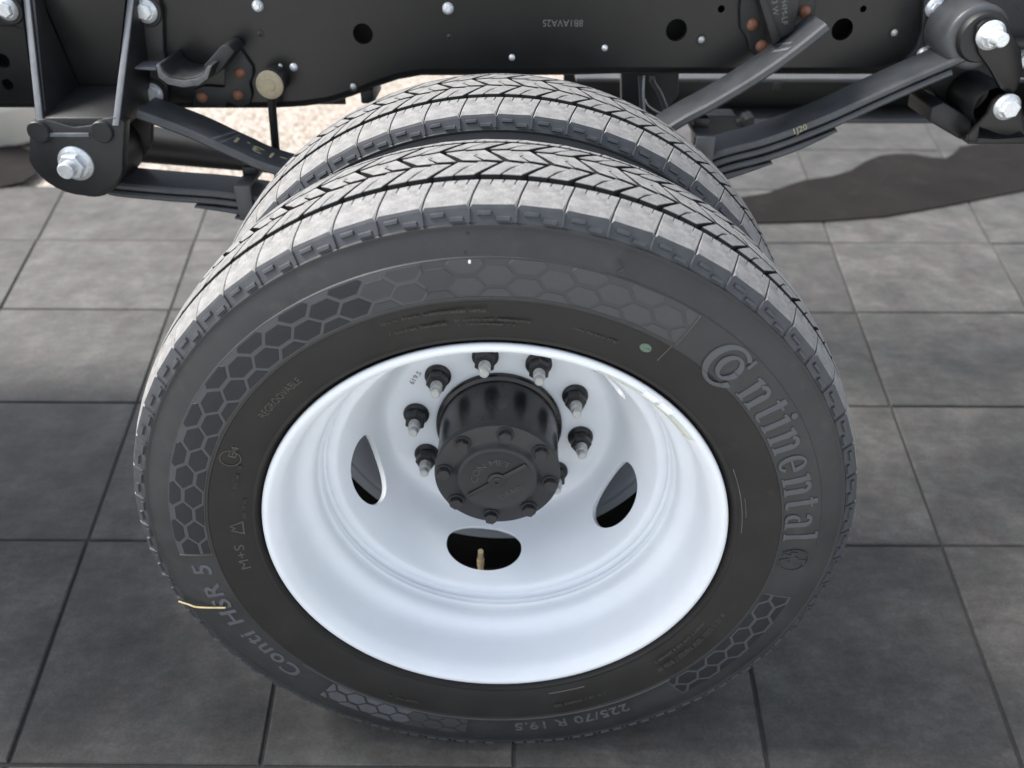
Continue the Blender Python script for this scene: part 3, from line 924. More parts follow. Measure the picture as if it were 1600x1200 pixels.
def disc_mesh():
    n = 200
    seg = [Vector((y, r)) for y, r in smooth_profile(DISC, 3)]
    L = [0.0]
    for a, b in zip(seg, seg[1:]): L.append(L[-1] + (b - a).length)
    k = len(seg)
    def ev(s):
        for i in range(k - 1):
            if L[i] <= s <= L[i + 1]:
                t = (s - L[i]) / (L[i + 1] - L[i])
                return seg[i].lerp(seg[i + 1], t)
        return seg[-1]
    # hole rectangle in rows
    s_lo = next(L[i] for i in range(k) if seg[i].x > 0.112 and seg[i].y < 0.197)
    def idx(yv): return min(range(k), key=lambda i: abs(seg[i].x - yv) + (10 if seg[i].y < 0.155 or i < 14 else 0))
    ra, rb = idx(0.1215), idx(0.1985)
    sc_ = 0.5 * (L[idx(0.128)] + L[idx(0.1905)])
    sh_ = 0.5 * abs(L[idx(0.1905)] - L[idx(0.128)])
    half = 11
    holes = [int(round((263 + 72 * h) / 360 * n)) % n for h in range(5)]
    inhole = set()
    for hc in holes:
        for d in range(-half, half): inhole.add((hc + d) % n)
    vs, fs = [], []
    for i in range(n):
        a = 2 * PI * i / n
        for p in seg: vs.append((p.y * math.cos(a), p.x, p.y * math.sin(a)))
    for i in range(n):
        j = (i + 1) % n
        for q in range(k - 1):
            if i in inhole and ra <= q < rb: continue
            fs.append((i * k + q, i * k + q + 1, j * k + q + 1, j * k + q))
    for hc in holes:
        bl = [(hc - half + d, ra) for d in range(2 * half)] + [(hc + half, q) for q in range(ra, rb)] + [(hc + half - d, rb) for d in range(2 * half)] + [(hc - half, q) for q in range(rb, ra, -1)]
        ring0 = [(i % n) * k + q for i, q in bl]
        rings = [ring0]
        RR = 5
        ah = R_(17.4)
        for lv in range(1, RR + 1):
            t = lv / RR
            t = 1 - (1 - t) ** 1.6
            cur = []
            for (i, q) in bl:
                da = (i - hc) * 2 * PI / n
                ds = L[q] - sc_
                w = math.atan2(ds / sh_, da / ah)
                # rounded oval, fuller towards the rim
                ca, sa = math.cos(w), math.sin(w)
                e = 2.12
                rr = (abs(ca) ** e + abs(sa) ** e) ** (-1 / e)
                ea, es = ah * ca * rr, sh_ * sa * rr
                fa, fs_ = da + (ea - da) * t, ds + (es - ds) * t
                p = ev(sc_ + fs_)
                ang = hc * 2 * PI / n + fa
                if lv == RR:
                    pass
                cur.append(len(vs))
                vs.append((p.y * math.cos(ang), p.x, p.y * math.sin(ang)))
            rings.append(cur)
        for r0, r1 in zip(rings, rings[1:]):
            m_ = len(r0)
            for q in range(m_):
                q2 = (q + 1) % m_
                fs.append((r0[q], r0[q2], r1[q2], r1[q]))
    me = mesh('disc', vs, fs, M['rim'], True)
    bm = bmesh.new(); bm.from_mesh(me)
    bmesh.ops.remove_doubles(bm, verts=bm.verts, dist=1e-6)
    bmesh.ops.recalc_face_normals(bm, faces=bm.faces)
    # make the visible side face the camera (-y at the flat ring)
    ref = [f for f in bm.faces if f.calc_center_median().y > 0.2145 and 0.1 < math.hypot(f.calc_center_median().x, f.calc_center_median().z) < 0.13]
    if ref and ref[0].normal.y > 0: bmesh.ops.reverse_faces(bm, faces=bm.faces)
    bm.to_mesh(me); bm.free()
    me.polygons.foreach_set('use_smooth', [True] * len(me.polygons))
    return me
def smooth_profile(pr, n):
    return [(v.x, v.y) for v in smoothpts([Vector((a, b, 0)) for a, b in pr], n)]
disc = link('wheel_disc', disc_mesh(), outer)
sm = disc.modifiers.new('thickness', 'SOLIDIFY')
sm.thickness = 0.0075
sm.offset = -1.0
sm.use_rim = True
bv = disc.modifiers.new('edge', 'BEVEL')
bv.width = 0.0012
bv.segments = 2
bv.limit_method = 'ANGLE'
bv.angle_limit = R_(50)

# label film stuck over the lip
def lip_patch(name, th0, th1, prof, m, parent, n=24, off=0.0006, label=None):
    vs, fs = [], []
    k = len(prof)
    for i in range(n + 1):
        th = th0 + (th1 - th0) * i / n
        for j, (y, r) in enumerate(prof):
            e = 0.0
            vs.append(P(th, r - off * (0.7 if y > -0.001 else 0.2) + e, y - off * (0.6 if y < 0.004 else 0.1)))
    for i in range(n):
        for q in range(k - 1):
            a = i * k + q
            fs.append((a, a + 1, a + k + 1, a + k))
    return link(name, mesh(name, vs, fs, m, True), parent, label)
lip_patch('label_film', 35, 66, LIP[9:18], M['sticker'], outer, label='pale translucent film label stuck inside the upper right lip')
lip_patch('label', 45.0, 49.0, LIP[7:11], M['white'], outer, off=0.0011)
lip_patch('label', 50.0, 54.0, LIP[7:11], M['white'], outer, off=0.0011)

# ---- lug nuts and studs
def hexprism(r, y0, y1, bm=None, ch=0.0015, rot=0.0, n=6):
    vs, fs = [], []
    for (y, rr) in ((y0, r), (y1 + ch, r), (y1, r - ch)) if y1 < y0 else ((y0, r), (y1 - ch, r), (y1, r - ch)):
        for k in range(n):
            a = 2 * PI * k / n + rot
            vs.append((rr * math.cos(a), y, rr * math.sin(a)))
    for lv in range(2):
        for k in range(n):
            k2 = (k + 1) % n
            fs.append((lv * n + k, lv * n + k2, lv * n + n + k2, lv * n + n + k))
    fs.append(tuple(range(2 * n, 3 * n)))
    return vs, fs
def merge(*parts):
    vs, fs = [], []
    for v, f in parts:
        b = len(vs)
        vs += [tuple(q) for q in v]
        fs += [tuple(b + i for i in t) for t in f]
    return vs, fs
def capped(prof, n=24):
    v, f = lathe_vf(prof, n)
    k = len(prof)
    f = f + [tuple(i * k for i in range(n)), tuple(i * k + k - 1 for i in range(n))]
    return v, f
def fix(me):
    bm = bmesh.new(); bm.from_mesh(me)
    bmesh.ops.recalc_face_normals(bm, faces=bm.faces)
    bm.to_mesh(me); bm.free()
    return me
nut_me = fix(mesh('lug_nut', *merge(capped([(0.001, 0.0172), (-0.0035, 0.0172), (-0.0048, 0.0160), (-0.0062, 0.0138)], 28), hexprism(0.0140, -0.004, -0.0225, ch=0.0022, rot=0.3)), M['nut'], True, 25))
def thread(r, y0, y1, n=20, pitch=0.0020):
    pr = [(y0, r)]
    y = y0
    while y - pitch > y1:
        pr += [(y - pitch * 0.5, r - 0.0006), (y - pitch, r)]
        y -= pitch
    pr.append((y1, r - 0.0003))
    return pr
stud_me = fix(mesh('stud', *merge(capped(thread(0.0078, -0.018, -0.0345) + [(-0.0352, 0.0062)], 22), capped([(-0.0350, 0.0060), (-0.0425, 0.0060), (-0.0436, 0.0048)], 22)), M['stud'], True, 40))
NUT_Y = 0.2150
for k in range(10):
    th = 26.5 + 36 * k
    c = P(th, 0.1118, NUT_Y)
    o = link('lug_nut', nut_me, outer)
    o.location = c
    o.rotation_euler = (0, random.uniform(0, 1.0), 0)
    s_ = link('stud', stud_me, outer)
    s_.location = c
# ---- hub
hub = lathe('hub', [(0.222, 0.0845), (0.2105, 0.0845), (0.2080, 0.0830), (0.2060, 0.0785), (0.170, 0.0775), (0.136, 0.0770), (0.130, 0.0765), (0.121, 0.0765)], M['hubgloss'], outer, n=96, angle=30)
CY = 0.1100
cap_prof = [(0.1225, 0.0700), (0.1222, 0.0780), (0.1135, 0.0784), (CY + 0.0006, 0.0778), (CY, 0.0768), (CY, 0.0560), (CY - 0.0008, 0.0535), (CY - 0.0052, 0.0505), (CY - 0.0078, 0.0485), (CY - 0.0084, 0.0465), (CY - 0.0080, 0.0440), (CY - 0.0072, 0.0405), (CY - 0.0072, 0.0120), (CY - 0.0072, 0.0001)]
cap = lathe('hub_cap', cap_prof, M['hub'], outer, n=96, angle=40)
bolt_me = fix(mesh('cap_bolt', *merge(capped([(0.0005, 0.0108), (-0.0018, 0.0108), (-0.0026, 0.0100)], 20), hexprism(0.0086, -0.001, -0.0098, ch=0.0012)), M['hub'], True, 25))
for k in range(8):
    th = 81 - 44.6 * k
    o = link('cap_bolt', bolt_me, outer)
    o.location = P(th, 0.0664, CY)
    o.rotation_euler = (0, random.uniform(0, 1), 0)
# raised bar and boss across the cap
def rot_pts(pts, th):
    c, s = math.cos(R_(th)), math.sin(R_(th))
    return [(x * c - z * s, x * s + z * c) for x, z in pts]
barp = [(-0.044, -0.0032), (-0.0105, -0.0032)] + [(0.0115 * math.cos(R_(a)), 0.0115 * math.sin(R_(a))) for a in range(200, 341, 20)] + [(0.0105, -0.0032), (0.043, -0.0032), (0.044, 0.0), (0.043, 0.0032), (0.0105, 0.0032)] + [(0.0115 * math.cos(R_(a)), 0.0115 * math.sin(R_(a))) for a in range(20, 161, 20)] + [(-0.0105, 0.0032), (-0.043, 0.0032), (-0.045, 0.0)]
prism('raised_bar', rot_pts(barp, 35), CY - 0.0100, CY - 0.0060, M['hub'], outer, 0.0008)
lathe('centre_plug', [(CY - 0.009, 0.0070), (CY - 0.0112, 0.0062), (CY - 0.0116, 0.0050), (CY - 0.0114, 0.0030), (CY - 0.0085, 0.0022), (CY - 0.0085, 0.0001)], M['hub'], outer, n=24)
def flat_text(name, txt, size, origin, th, y, m, parent, lift=0.0006, bold=0.0, h=0.001, arc=None):
    vs2, fs = text_polys(txt, size, bold)
    c, s = math.cos(R_(th)), math.sin(R_(th))
    w = max(v[0] for v in vs2)
    def fn(x, z, d):
        if arc:
            a = R_(th) - (x - w / 2) / arc
            return (origin[0] + (arc + z) * math.cos(a), y - d, origin[1] + (arc + z) * math.sin(a))
        x -= w / 2
        return (origin[0] + x * c - z * s, y - d, origin[1] + x * s + z * c)
    a, b = extrude_flat(vs2, fs, fn, h, lift)
    return link(name, mesh(name, a, b, m, False), parent)
M['hubtext'] = mat('rubbed_hub_letters', (0.05, 0.05, 0.051), (0.075, 0.075, 0.076), 200, 0.4, 0.5)
flat_text('cast_lettering', 'CON MET', 0.0125, (0, 0), 122, CY - 0.0072, M['hubtext'], outer, 0.0007, arc=0.0235)
flat_text('cast_lettering', 'DRAIN', 0.0110, (0.0195, -0.0225), 35, CY - 0.0072, M['hubtext'], outer, 0.0006)
# stamped characters on the disc
flat_text('stamped_lettering', '619.5', 0.0100, (0, 0), 145, 0.2150, M['stamp'], outer, 0.0004, arc=0.1290, h=0.0006)
# brass tyre valve seen through the lower hand hole
vp0, vp1 = at(751, 861, 0.172), at(751, 894, 0.180)
dv = (vp0 - vp1)
vpts = [vp1 + dv * t for t in (0, 0.35, 0.36, 0.62, 0.63, 0.72, 0.73, 1.0)]
tube('valve_stem', vpts, [0.0044, 0.0044, 0.0054, 0.0054, 0.0040, 0.0040, 0.0044, 0.0040], M['valve'], outer, n=14)

# ------------------------------------------------------------------ inner wheel
inner = bpy.data.objects.new('wheel', None)
inner.location = (0, YM + DD, 0)
COL.objects.link(inner)
adopt(inner, truck)
inner['label'] = 'inner wheel half hidden behind the outer one'
ROOTLOC[inner] = Vector((0, YM + DD, 0))
o = link('tyre', CARC, inner)
o.location.y = DD
add_tread(inner, 66, 50, -1, 0.2, True)
o = link('rim', rim.data, inner)
o.location = (0, 2 * YM + DD, 0)
o.rotation_euler = (0, 0, PI)
link('wheel_disc', mesh('wheel_disc', *lathe_vf([(0.2255, 0.084), (0.2255, 0.148)], 96), M['rim'], True), inner)

# ------------------------------------------------------------------ truck chassis
FY = 0.585
def circle2(c, r, n=20): return [(c[0] + r * math.cos(2 * PI * k / n), c[1] + r * math.sin(2 * PI * k / n)) for k in range(n)]
def rail_outline():
    pts = [(-1.5, 0.312), (-0.40, 0.3125), (-0.345, 0.3128), (-0.300, 0.3155), (-0.262, 0.3205), (-0.225, 0.331), (-0.190, 0.344), (-0.155, 0.355), (-0.120, 0.361), (-0.080, 0.3610), (0.0, 0.3610), (0.10, 0.3620), (0.165, 0.3640), (0.40, 0.3640), (1.6, 0.3640)]
    return [(x, z) for x, z in pts]
def rail_mesh():
    low = rail_outline()
    rnd = 0.012
    vs, fs = [], []
    prof_n = 5
    top = 0.62
    # vertical web above, rounded bend, then the bottom flange running inward
    rows = []
    for x, z in low:
        col = [(x, FY, top), (x, FY, z + rnd + 0.03), (x, FY, z + rnd)]
        for a in (30, 60, 90):
            col.append((x, FY + rnd - rnd * math.cos(R_(a)), z + rnd - rnd * math.sin(R_(a))))
        col.append((x, FY + 0.085, z))
        rows.append(col)
    k = len(rows[0])
    for r in rows: vs += r
    for i in range(len(rows) - 1):
        for q in range(k - 1):
            fs.append((i * k + q, i * k + q + 1, (i + 1) * k + q + 1, (i + 1) * k + q))
    me = mesh('frame_rail', vs, fs, M['frame'], True, 60)
    return fix(me)
# the web is flat and carries the punched holes, so it is a thick slab cut by a boolean; the flange follows below
HOLES = [((567, 53), 15.5), ((1057, 47), 16.5), ((1316, 46), 16.5), ((1127, 14), 5.5), ((1349, 14), 5), ((12, 132), 8.5), ((4, 95), 11)]
def px2m(r, y, px, py):
    d = F_.dot(at(px, py, y) - CAMP)
    return r / FPX * d
def rail_slab():
    low = rail_outline()
    poly = [(x, z + 0.012) for x, z in low] + [(1.6, 0.62), (-1.5, 0.62)]
    b = prism_bm(poly, FY, FY + 0.008)
    o = link('frame_rail', bm_mesh('frame_rail', b, M['frame'], True, 40), truck, 'long black painted frame rail with punched holes')
    cb = bmesh.new()
    for (px, py), r in HOLES:
        c = atxz(px, py, FY)
        prism_bm(circle2(c, px2m(r, FY, px, py), 28), FY - 0.02, FY + 0.03, 0, 1, cb)
    cm = bm_mesh('cut', cb, M['frame'])
    co_ = bpy.data.objects.new('cut', cm)
    COL.objects.link(co_)
    md = o.modifiers.new('holes', 'BOOLEAN')
    md.object = co_
    md.operation = 'DIFFERENCE'
    md.solver = 'EXACT'
    bpy.context.view_layer.update()
    dg = bpy.context.evaluated_depsgraph_get()
    nm = bpy.data.meshes.new_from_object(o.evaluated_get(dg))
    o.modifiers.clear()
    o.data = nm
    nm.name = 'frame_rail'
    nm.polygons.foreach_set('use_smooth', [True] * len(nm.polygons))
    nm.set_sharp_from_angle(angle=R_(30))
    bpy.data.objects.remove(co_)
    return o
rail = rail_slab()
def flange():
    low = rail_outline()
    rnd = 0.012
    th = 0.0075
    vs, fs = [], []
    for x, z in low:
        for rr, off in ((rnd, 0.0), (rnd - th, 0)):
            ring = []
            for a in (0, 30, 60, 90):
                ring.append((x, FY + rnd - rr * math.cos(R_(a)), z + rnd - rr * math.sin(R_(a))))
            ring.append((x, FY + 0.085, z + (0 if rr == rnd else th)))
            vs += ring if rr == rnd else ring[::-1]
    k = 10
    for i in range(len(low) - 1):
        for q in range(k):
            q2 = (q + 1) % k
            fs.append((i * k + q, i * k + q2, (i + 1) * k + q2, (i + 1) * k + q))
    return link('bottom_flange', fix(mesh('bottom_flange', vs, fs, M['frame'], True, 50)), rail)
flange()

# bolts -------------------------------------------------------------
def fb_mesh(rf, hr, h, stud=0.0, sr=0.0, m=None, tf=0.0035):
    parts = [capped([(0.001, rf), (-tf * 0.6, rf), (-tf, rf * 0.93), (-tf * 1.7, hr * 1.05)], 28), hexprism(hr, -tf, -tf - h, ch=0.0015)]
    if stud: parts.append(capped([(-tf - h + 0.001, sr), (-tf - h - stud + 0.0015, sr), (-tf - h - stud, sr - 0.0015)], 20))
    return fix(mesh('flange_bolt', *merge(*parts), m or M['zinc'], True, 25))
FB = {}
def flange_bolt(px, py, y, rpx, stud=0.0, parent=None, name='flange_bolt', m=None, hr=0.68, h=0.55, srr=0.42):
    c = at(px, py, y)
    r = px2m(rpx, y, px, py)
    me = fb_mesh(r, r * hr, r * h, stud, r * srr, m)
    o = link(name, me, parent or truck)
    o.location = c
    o.rotation_euler = (0, random.uniform(0, 1), 0)
    return o
def dome_mesh(r, h, m):
    pr = [(0.001, r)] + [(-h * math.sin(R_(a)), r * math.cos(R_(a))) for a in (10, 30, 50, 70, 85)]
    return fix(mesh('rivet', *capped(pr, 20), m, True, 60))
def rivet(px, py, y, rpx, m, parent=None, h=0.75, name='rivet'):
    r = px2m(rpx, y, px, py)
    o = link(name, dome_mesh(r, r * h, m), parent or truck)
    o.location = at(px, py, y)
    return o
for (px, py, r) in ((403, 9, 9), (700, 13, 9)):
    flange_bolt(px, py, FY, r, parent=rail, h=0.7)
for (px, py, r) in ((800, 90, 5), (945, 75, 5), (459, 105, 6.5)):
    rivet(px, py, FY, r, M['zinc'], rail, name='plug')
for (px, py, r) in ((438, 103, 3.5), (552, 135, 5), (1096, 62, 5.5), (1397, 51, 5.5), (406, 53, 4), (702, 57, 4)):
    rivet(px, py, FY, r, M['stud'] if px in (438, 1096, 1397, 552) else M['cast'], rail, name='weld_stud')
for (px, py, r) in ((406, 53, 6.5), (702, 57, 6), (1096, 62, 8.5), (1397, 51, 8.5), (552, 135, 8)):
    lathe('washer', [(FY - 0.0003, px2m(r, FY, px, py)), (FY - 0.0012, px2m(r, FY, px, py) * 0.96), (FY - 0.0012, px2m(r, FY, px, py) * 0.5)], M['black'], rail, n=20, c=atxz(px, py, FY))
c_ = at(880, 31, FY)
flat_text('stamped_lettering', '8B1AVA25', 0.0130, (c_.x, c_.z), 180, FY, M['stamp'], rail, 0.0004, h=0.0006)

# left spring hanger -------------------------------------------------
hang = bpy.data.objects.new('spring_hanger', None)
hang.location = (-0.60, 0.52, 0.27)
COL.objects.link(hang)
adopt(hang, truck)
HL = Vector((-0.60, 0.52, 0.27))
def sub(o, par_loc=HL, par=hang):
    o.parent = par
    o.matrix_parent_inverse = Matrix.Translation(-par_loc)
    return o
YB = 0.455                                     # front of the boss plate
def slab3(name, front, dx, m, par=None, bev=0.002):
    """a plate given by its outline in (y, z) at x, thickness dx; outline entries (x, y, z)"""
    b = bmesh.new()
    f = b.faces.new([b.verts.new(p) for p in front])
    g = bmesh.ops.extrude_face_region(b, geom=[f])
    bmesh.ops.translate(b, verts=[v for v in g['geom'] if isinstance(v, bmesh.types.BMVert)], vec=(dx, 0, 0))
    bmesh.ops.recalc_face_normals(b, faces=b.faces)
    if bev: bmesh.ops.bevel(b, geom=list(b.edges), offset=bev, segments=2, affect='EDGES', profile=0.5)
    return link(name, bm_mesh(name, b, m), par)
# boss plate with rounded bottom
bc = at(118, 252, YB)
rb = 0.0640
lt, rtp = at(47, 205, YB), at(196, 196, YB)
bpoly = [(lt.x, lt.z + 0.004)] + [(bc.x + rb * math.cos(R_(a)) * 1.04, bc.z + 0.006 + rb * math.sin(R_(a)) * 0.90) for a in range(185, 360, 12)] + [(rtp.x, rtp.z + 0.004)]
tp = [at(px, py, YB) for px, py in ((180, 183), (160, 186), (142, 196), (115, 199), (88, 192), (68, 186), (52, 188))]
bpoly += [(p.x, p.z) for p in tp]
sub(prism('boss_plate', bpoly, YB, YB + 0.022, M['cast'], None, 0.003))
for px in (62, 161):
    c = at(px, 205, YB)
    sub(lathe('boss', [(YB + 0.01, 0.0150), (YB - 0.005, 0.0148), (YB - 0.0065, 0.0135), (YB - 0.0068, 0.0001)], M['cast'], None, n=28, c=(c.x, c.z)))
a_, b_ = at(75, 211, YB), at(140, 211, YB)
sub(box('cast_ledge', a_.x, b_.x, YB - 0.003, YB + 0.004, a_.z - 0.002, a_.z + 0.0035, M['edge'], None, 0.001))
# two ribs running up to the frame
def rib(pb, pt, ytop, name='rib', w=0.011):
    b0 = at(pb[0], pb[1], YB - 0.004)
    t0 = at(pt[0], pt[1], ytop)
    e = (t0 - b0)
    t1 = b0 + e * 1.35
    pts = []
    for (p, wy) in ((b0, 0), (t1, 0)):
        pass
    v = [b0 + Vector((-w / 2, 0, -0.012)), b0 + Vector((w / 2, 0, -0.012)), Vector((b0.x + w / 2, FY - 0.004, b0.z - 0.012)), Vector((b0.x - w / 2, FY - 0.004, b0.z - 0.012)),
         t1 + Vector((-w / 2, 0, 0)), t1 + Vector((w / 2, 0, 0)), Vector((t1.x + w / 2, FY - 0.004, t1.z)), Vector((t1.x - w / 2, FY - 0.004, t1.z))]
    return v
for pb, pt in (((59, 186), (41, 0)), ((177, 182), (203, 0))):
    v = rib(pb, pt, 0.552)
    sub(hexbox('rib', v, M['cast'], None, 0.0015))
    # front edge highlight, laid on as a paler strip
    f0, f1, t0, t1 = v[0], v[1], v[4], v[5]
    o = hexbox('rib_edge_highlight', [f0 + Vector((0.0012, -0.0012, 0)), f1 + Vector((-0.0012, -0.0012, 0)), f1 + Vector((-0.0012, 0.004, 0)), f0 + Vector((0.0012, 0.004, 0)),
                            t0 + Vector((0.0012, -0.0012, 0)), t1 + Vector((-0.0012, -0.0012, 0)), t1 + Vector((-0.0012, 0.004, 0)), t0 + Vector((0.0012, 0.004, 0))], M['edge'], None, 0.0006)
    sub(o)
# sloping floor of the pocket
fl = [at(64, 184, YB + 0.004), at(180, 184, YB + 0.004)]
bk0, bk1 = at(100, 145, FY - 0.006), at(190, 150, FY - 0.006)
sub(hexbox('pocket_floor', [fl[0] + Vector((0, 0, -0.02)), fl[1] + Vector((0, 0, -0.02)), Vector((fl[1].x, FY - 0.004, fl[1].z - 0.02)), Vector((fl[0].x, FY - 0.004, fl[0].z - 0.02)),
                         fl[0], fl[1], Vector((fl[1].x, FY - 0.004, fl[1].z + 0.012)), Vector((fl[0].x, FY - 0.004, fl[0].z + 0.012))], M['cast'], None, 0.003))
# gusset in the pocket's left side
g0, g1 = at(48, 0, 0.53), at(100, 146, FY - 0.012)
vs = [at(46, 0, 0.556), at(64, 180, YB + 0.01), at(101, 146, FY - 0.008), at(60, 0, FY - 0.008)]
sub(hexbox('gusset', [vs[0], vs[1], vs[2], vs[3]] + [v + Vector((0.006, 0.004, 0.004)) for v in vs], M['cast'], None, 0.001))
# bolted feet of the casting against the web
foot = [atxz(px, py, FY - 0.010) for px, py in ((196, 175), (196, -40), (232, -40), (248, 0), (254, 30), (256, 85), (262, 100), (262, 165), (240, 175))]
sub(prism('mounting_foot', foot, FY - 0.010, FY + 0.001, M['cast'], None, 0.003))
foot = [atxz(px, py, FY - 0.010) for px, py in ((-20, 42), (-20, -40), (42, -40), (44, 50), (20, 42))]
sub(prism('mounting_foot', foot, FY - 0.010, FY + 0.001, M['cast'], None, 0.003))
for px, py, r in ((228, 17, 18), (239, 146, 16), (12, 14, 17)):
    lathe('washer', [(FY - 0.011, px2m(r + 6, FY, px, py)), (FY - 0.0128, px2m(r + 5, FY, px, py)), (FY - 0.0128, px2m(r - 2, FY, px, py))], M['black'], truck, n=28, c=atxz(px, py, FY - 0.012))
    flange_bolt(px, py, FY - 0.0125, r, hr=0.70)
flange_bolt(119, 255, YB - 0.001, 27, stud=0.016, name='spring_pin_nut', hr=0.74, h=0.62, srr=0.46)

# frame part left of the hanger is the rail itself; saddle bracket for the helper spring ---------------
sadf = 0.500
sadb = 0.583
sad_out = [(243, 100), (247, 122), (262, 133), (285, 138), (310, 135), (325, 125), (332, 102)]
sad_in = [(322, 104), (317, 114), (305, 120), (287, 122), (268, 119), (256, 110), (251, 99)]
pts = [atxz(px, py, sadf) for px, py in sad_out + sad_in]
saddle = prism('helper_pad_saddle', pts, sadf, sadb, M['cast'], truck, 0.0025, 'scooped saddle bracket with a bright rounded lip')
pf = [atxz(px, py, sadf - 0.001) for px, py in [(244, 102), (248, 121), (262, 131.5), (285, 136.5), (310, 133.5), (324, 123.5), (330, 104), (324, 105), (318, 117), (306, 123.5), (286, 126), (266, 122.5), (254, 113), (249, 101)]]
prism('bright_lip', pf, sadf - 0.0012, sadf + 0.003, M['lip'], saddle, 0.0006)
tabp = [atxz(px, py, 0.53) for px, py in ((207, 103), (246, 104), (246, 109), (207, 107))]
prism('tab', tabp, 0.525, 0.56, M['edge'], saddle, 0.001)
armp = [atxz(px, py, 0.545) for px, py in ((322, 100), (350, 68), (362, 66), (372, 78), (345, 112), (330, 118))]
prism('saddle_arm', armp, 0.530, FY - 0.003, M['cast'], saddle, 0.003)
plp = [atxz(px, py, FY - 0.008) for px, py in ((300, 168), (303, 140), (318, 134), (350, 136), (350, 90), (372, 72), (395, 105), (396, 118), (390, 130), (394, 148), (390, 162), (372, 168), (355, 160), (350, 168))]
rp = prism('rivet_plate', plp, FY - 0.008, FY + 0.001, M['cast'], truck, 0.0025)
for px, py in ((375, 114), (372, 148), (316, 152)): rivet(px, py, FY - 0.008, 8.5, M['rust'], rp)

# round shock stud and the rod below it -------------------------------
c = at(421, 133, 0.545)
r = px2m(22, 0.545, 420, 132)
lathe('shock_stud', [(FY, r * 0.95), (0.560, r * 0.95), (0.559, r * 1.03), (0.553, r * 1.03), (0.5525, r * 0.96), (0.5515, r * 0.96), (0.551, r * 1.02), (0.5465, r * 1.02)], M['black'], truck, n=36, c=(c.x, c.z))
lathe('shock_stud_cap', [(0.547, r * 1.0), (0.5445, r * 0.97), (0.5440, r * 0.90), (0.5440, r * 0.42), (0.5434, r * 0.40), (0.5434, 0.0001)], M['brass'], truck, n=36, c=(c.x, c.z))
a_, b_ = at(424, 152, 0.555), at(431, 235, 0.58)
tube('shock_rod', [a_, b_, b_ + (b_ - a_) * 1.5], 0.0062, M['black'], truck, n=14)

# leaf springs ---------------------------------------------------------
def leaf(name, path, y0, y1, th, m, parent, taper=None):
    """path: (x, z) of the leaf's top line"""
    pts = [Vector((x, 0, z)) for x, z in path]
    e = min(0.003, th * 0.35)
    vs, fs = [], []
    for i, p in enumerate(pts):
        t = (pts[min(i + 1, len(pts) - 1)] - pts[max(i - 1, 0)]).normalized()
        nrm = Vector((-t.z, 0, t.x))
        if nrm.z < 0: nrm = -nrm
        tk = th if taper is None else taper(i / (len(pts) - 1)) * th
        sec = [(y0 + e, 0), (y1 - e, 0), (y1, -e), (y1, -tk + e), (y1 - e, -tk), (y0 + e, -tk), (y0, -tk + e), (y0, -e)]
        for (y, d) in sec: vs.append(Vector((p.x, y, p.z)) + nrm * d)
    k = 8
    for i in range(len(pts) - 1):
        for q in range(k):
            q2 = (q + 1) % k
            fs.append((i * k + q, i * k + q2, (i + 1) * k + q2, (i + 1) * k + q))
    fs.append(tuple(range(k))); fs.append(tuple((len(pts) - 1) * k + q for q in range(k)))
    return link(name, fix(mesh(name, vs, fs, m, True, 35)), parent)
def path3(pts, n=8): return [(p.x, p.z) for p in smoothpts([Vector((x, 0, z)) for x, z in pts], n)]
SY0, SY1 = 0.490, 0.562
helper = bpy.data.objects.new('helper_spring', None)
helper.location = (0, 0.53, 0.2)
COL.objects.link(helper); adopt(helper, truck)
hp = [atxz(px, py, SY0) for px, py in ((214, 173), (240, 182), (300, 205), (370, 237), (440, 264))] + [(-0.12, 0.205), (0.04, 0.212), (0.14, 0.252)] + [atxz(px, py, SY0) for px, py in ((1050, 193), (1110, 160), (1180, 118), (1240, 76), (1290, 36))]
o = sub(leaf('leaf', path3(hp), SY0, SY1, 0.013, M['spring'], None), Vector((0, 0.53, 0.2)), helper)
mainsp = bpy.data.objects.new('main_spring', None)
mainsp.location = (0, 0.53, 0.15)
COL.objects.link(mainsp); adopt(mainsp, truck)
ML = Vector((0, 0.53, 0.15))
mp = [(-0.60, 0.262)] + [atxz(px, py, SY0) for px, py in ((160, 282), (250, 293), (365, 303))] + [(-0.20, 0.185), (-0.03, 0.178), (0.14, 0.208), (0.24, 0.248)] + [atxz(px, py, SY0) for px, py in ((1118, 239), (1200, 216), (1290, 182), (1380, 141), (1450, 110), (1512, 84))]
P1 = path3(mp)
def lower(path, d, x0, x1):
    out = []
    for i, (x, z) in enumerate(path):
        a, b = path[max(i - 1, 0)], path[min(i + 1, len(path) - 1)]
        t = Vector((b[0] - a[0], b[1] - a[1])).normalized()
        q = (x + t.y * d, z - t.x * d)
        if x0 <= q[0] <= x1: out.append(q)
    return out
LT = 0.0105
sub(leaf('leaf', P1, SY0, SY1, LT, M['spring'], None), ML, mainsp)
sub(leaf('leaf', lower(P1, LT + 0.0025, -0.585, 0.612), SY0, SY1, LT * 0.85, M['spring'], None), ML, mainsp)
sub(leaf('leaf', lower(P1, 2 * LT + 0.0045, -0.46, 0.472), SY0, SY1, LT * 0.85, M['spring'], None, lambda t: min(1, 0.45 + 6 * t, 0.45 + 6 * (1 - t))), ML, mainsp)
sub(leaf('leaf', lower(P1, 3 * LT + 0.0055, -0.41, 0.398), SY0, SY1, LT * 0.85, M['spring'], None, lambda t: min(1, 0.4 + 5 * t, 0.4 + 5 * (1 - t))), ML, mainsp)
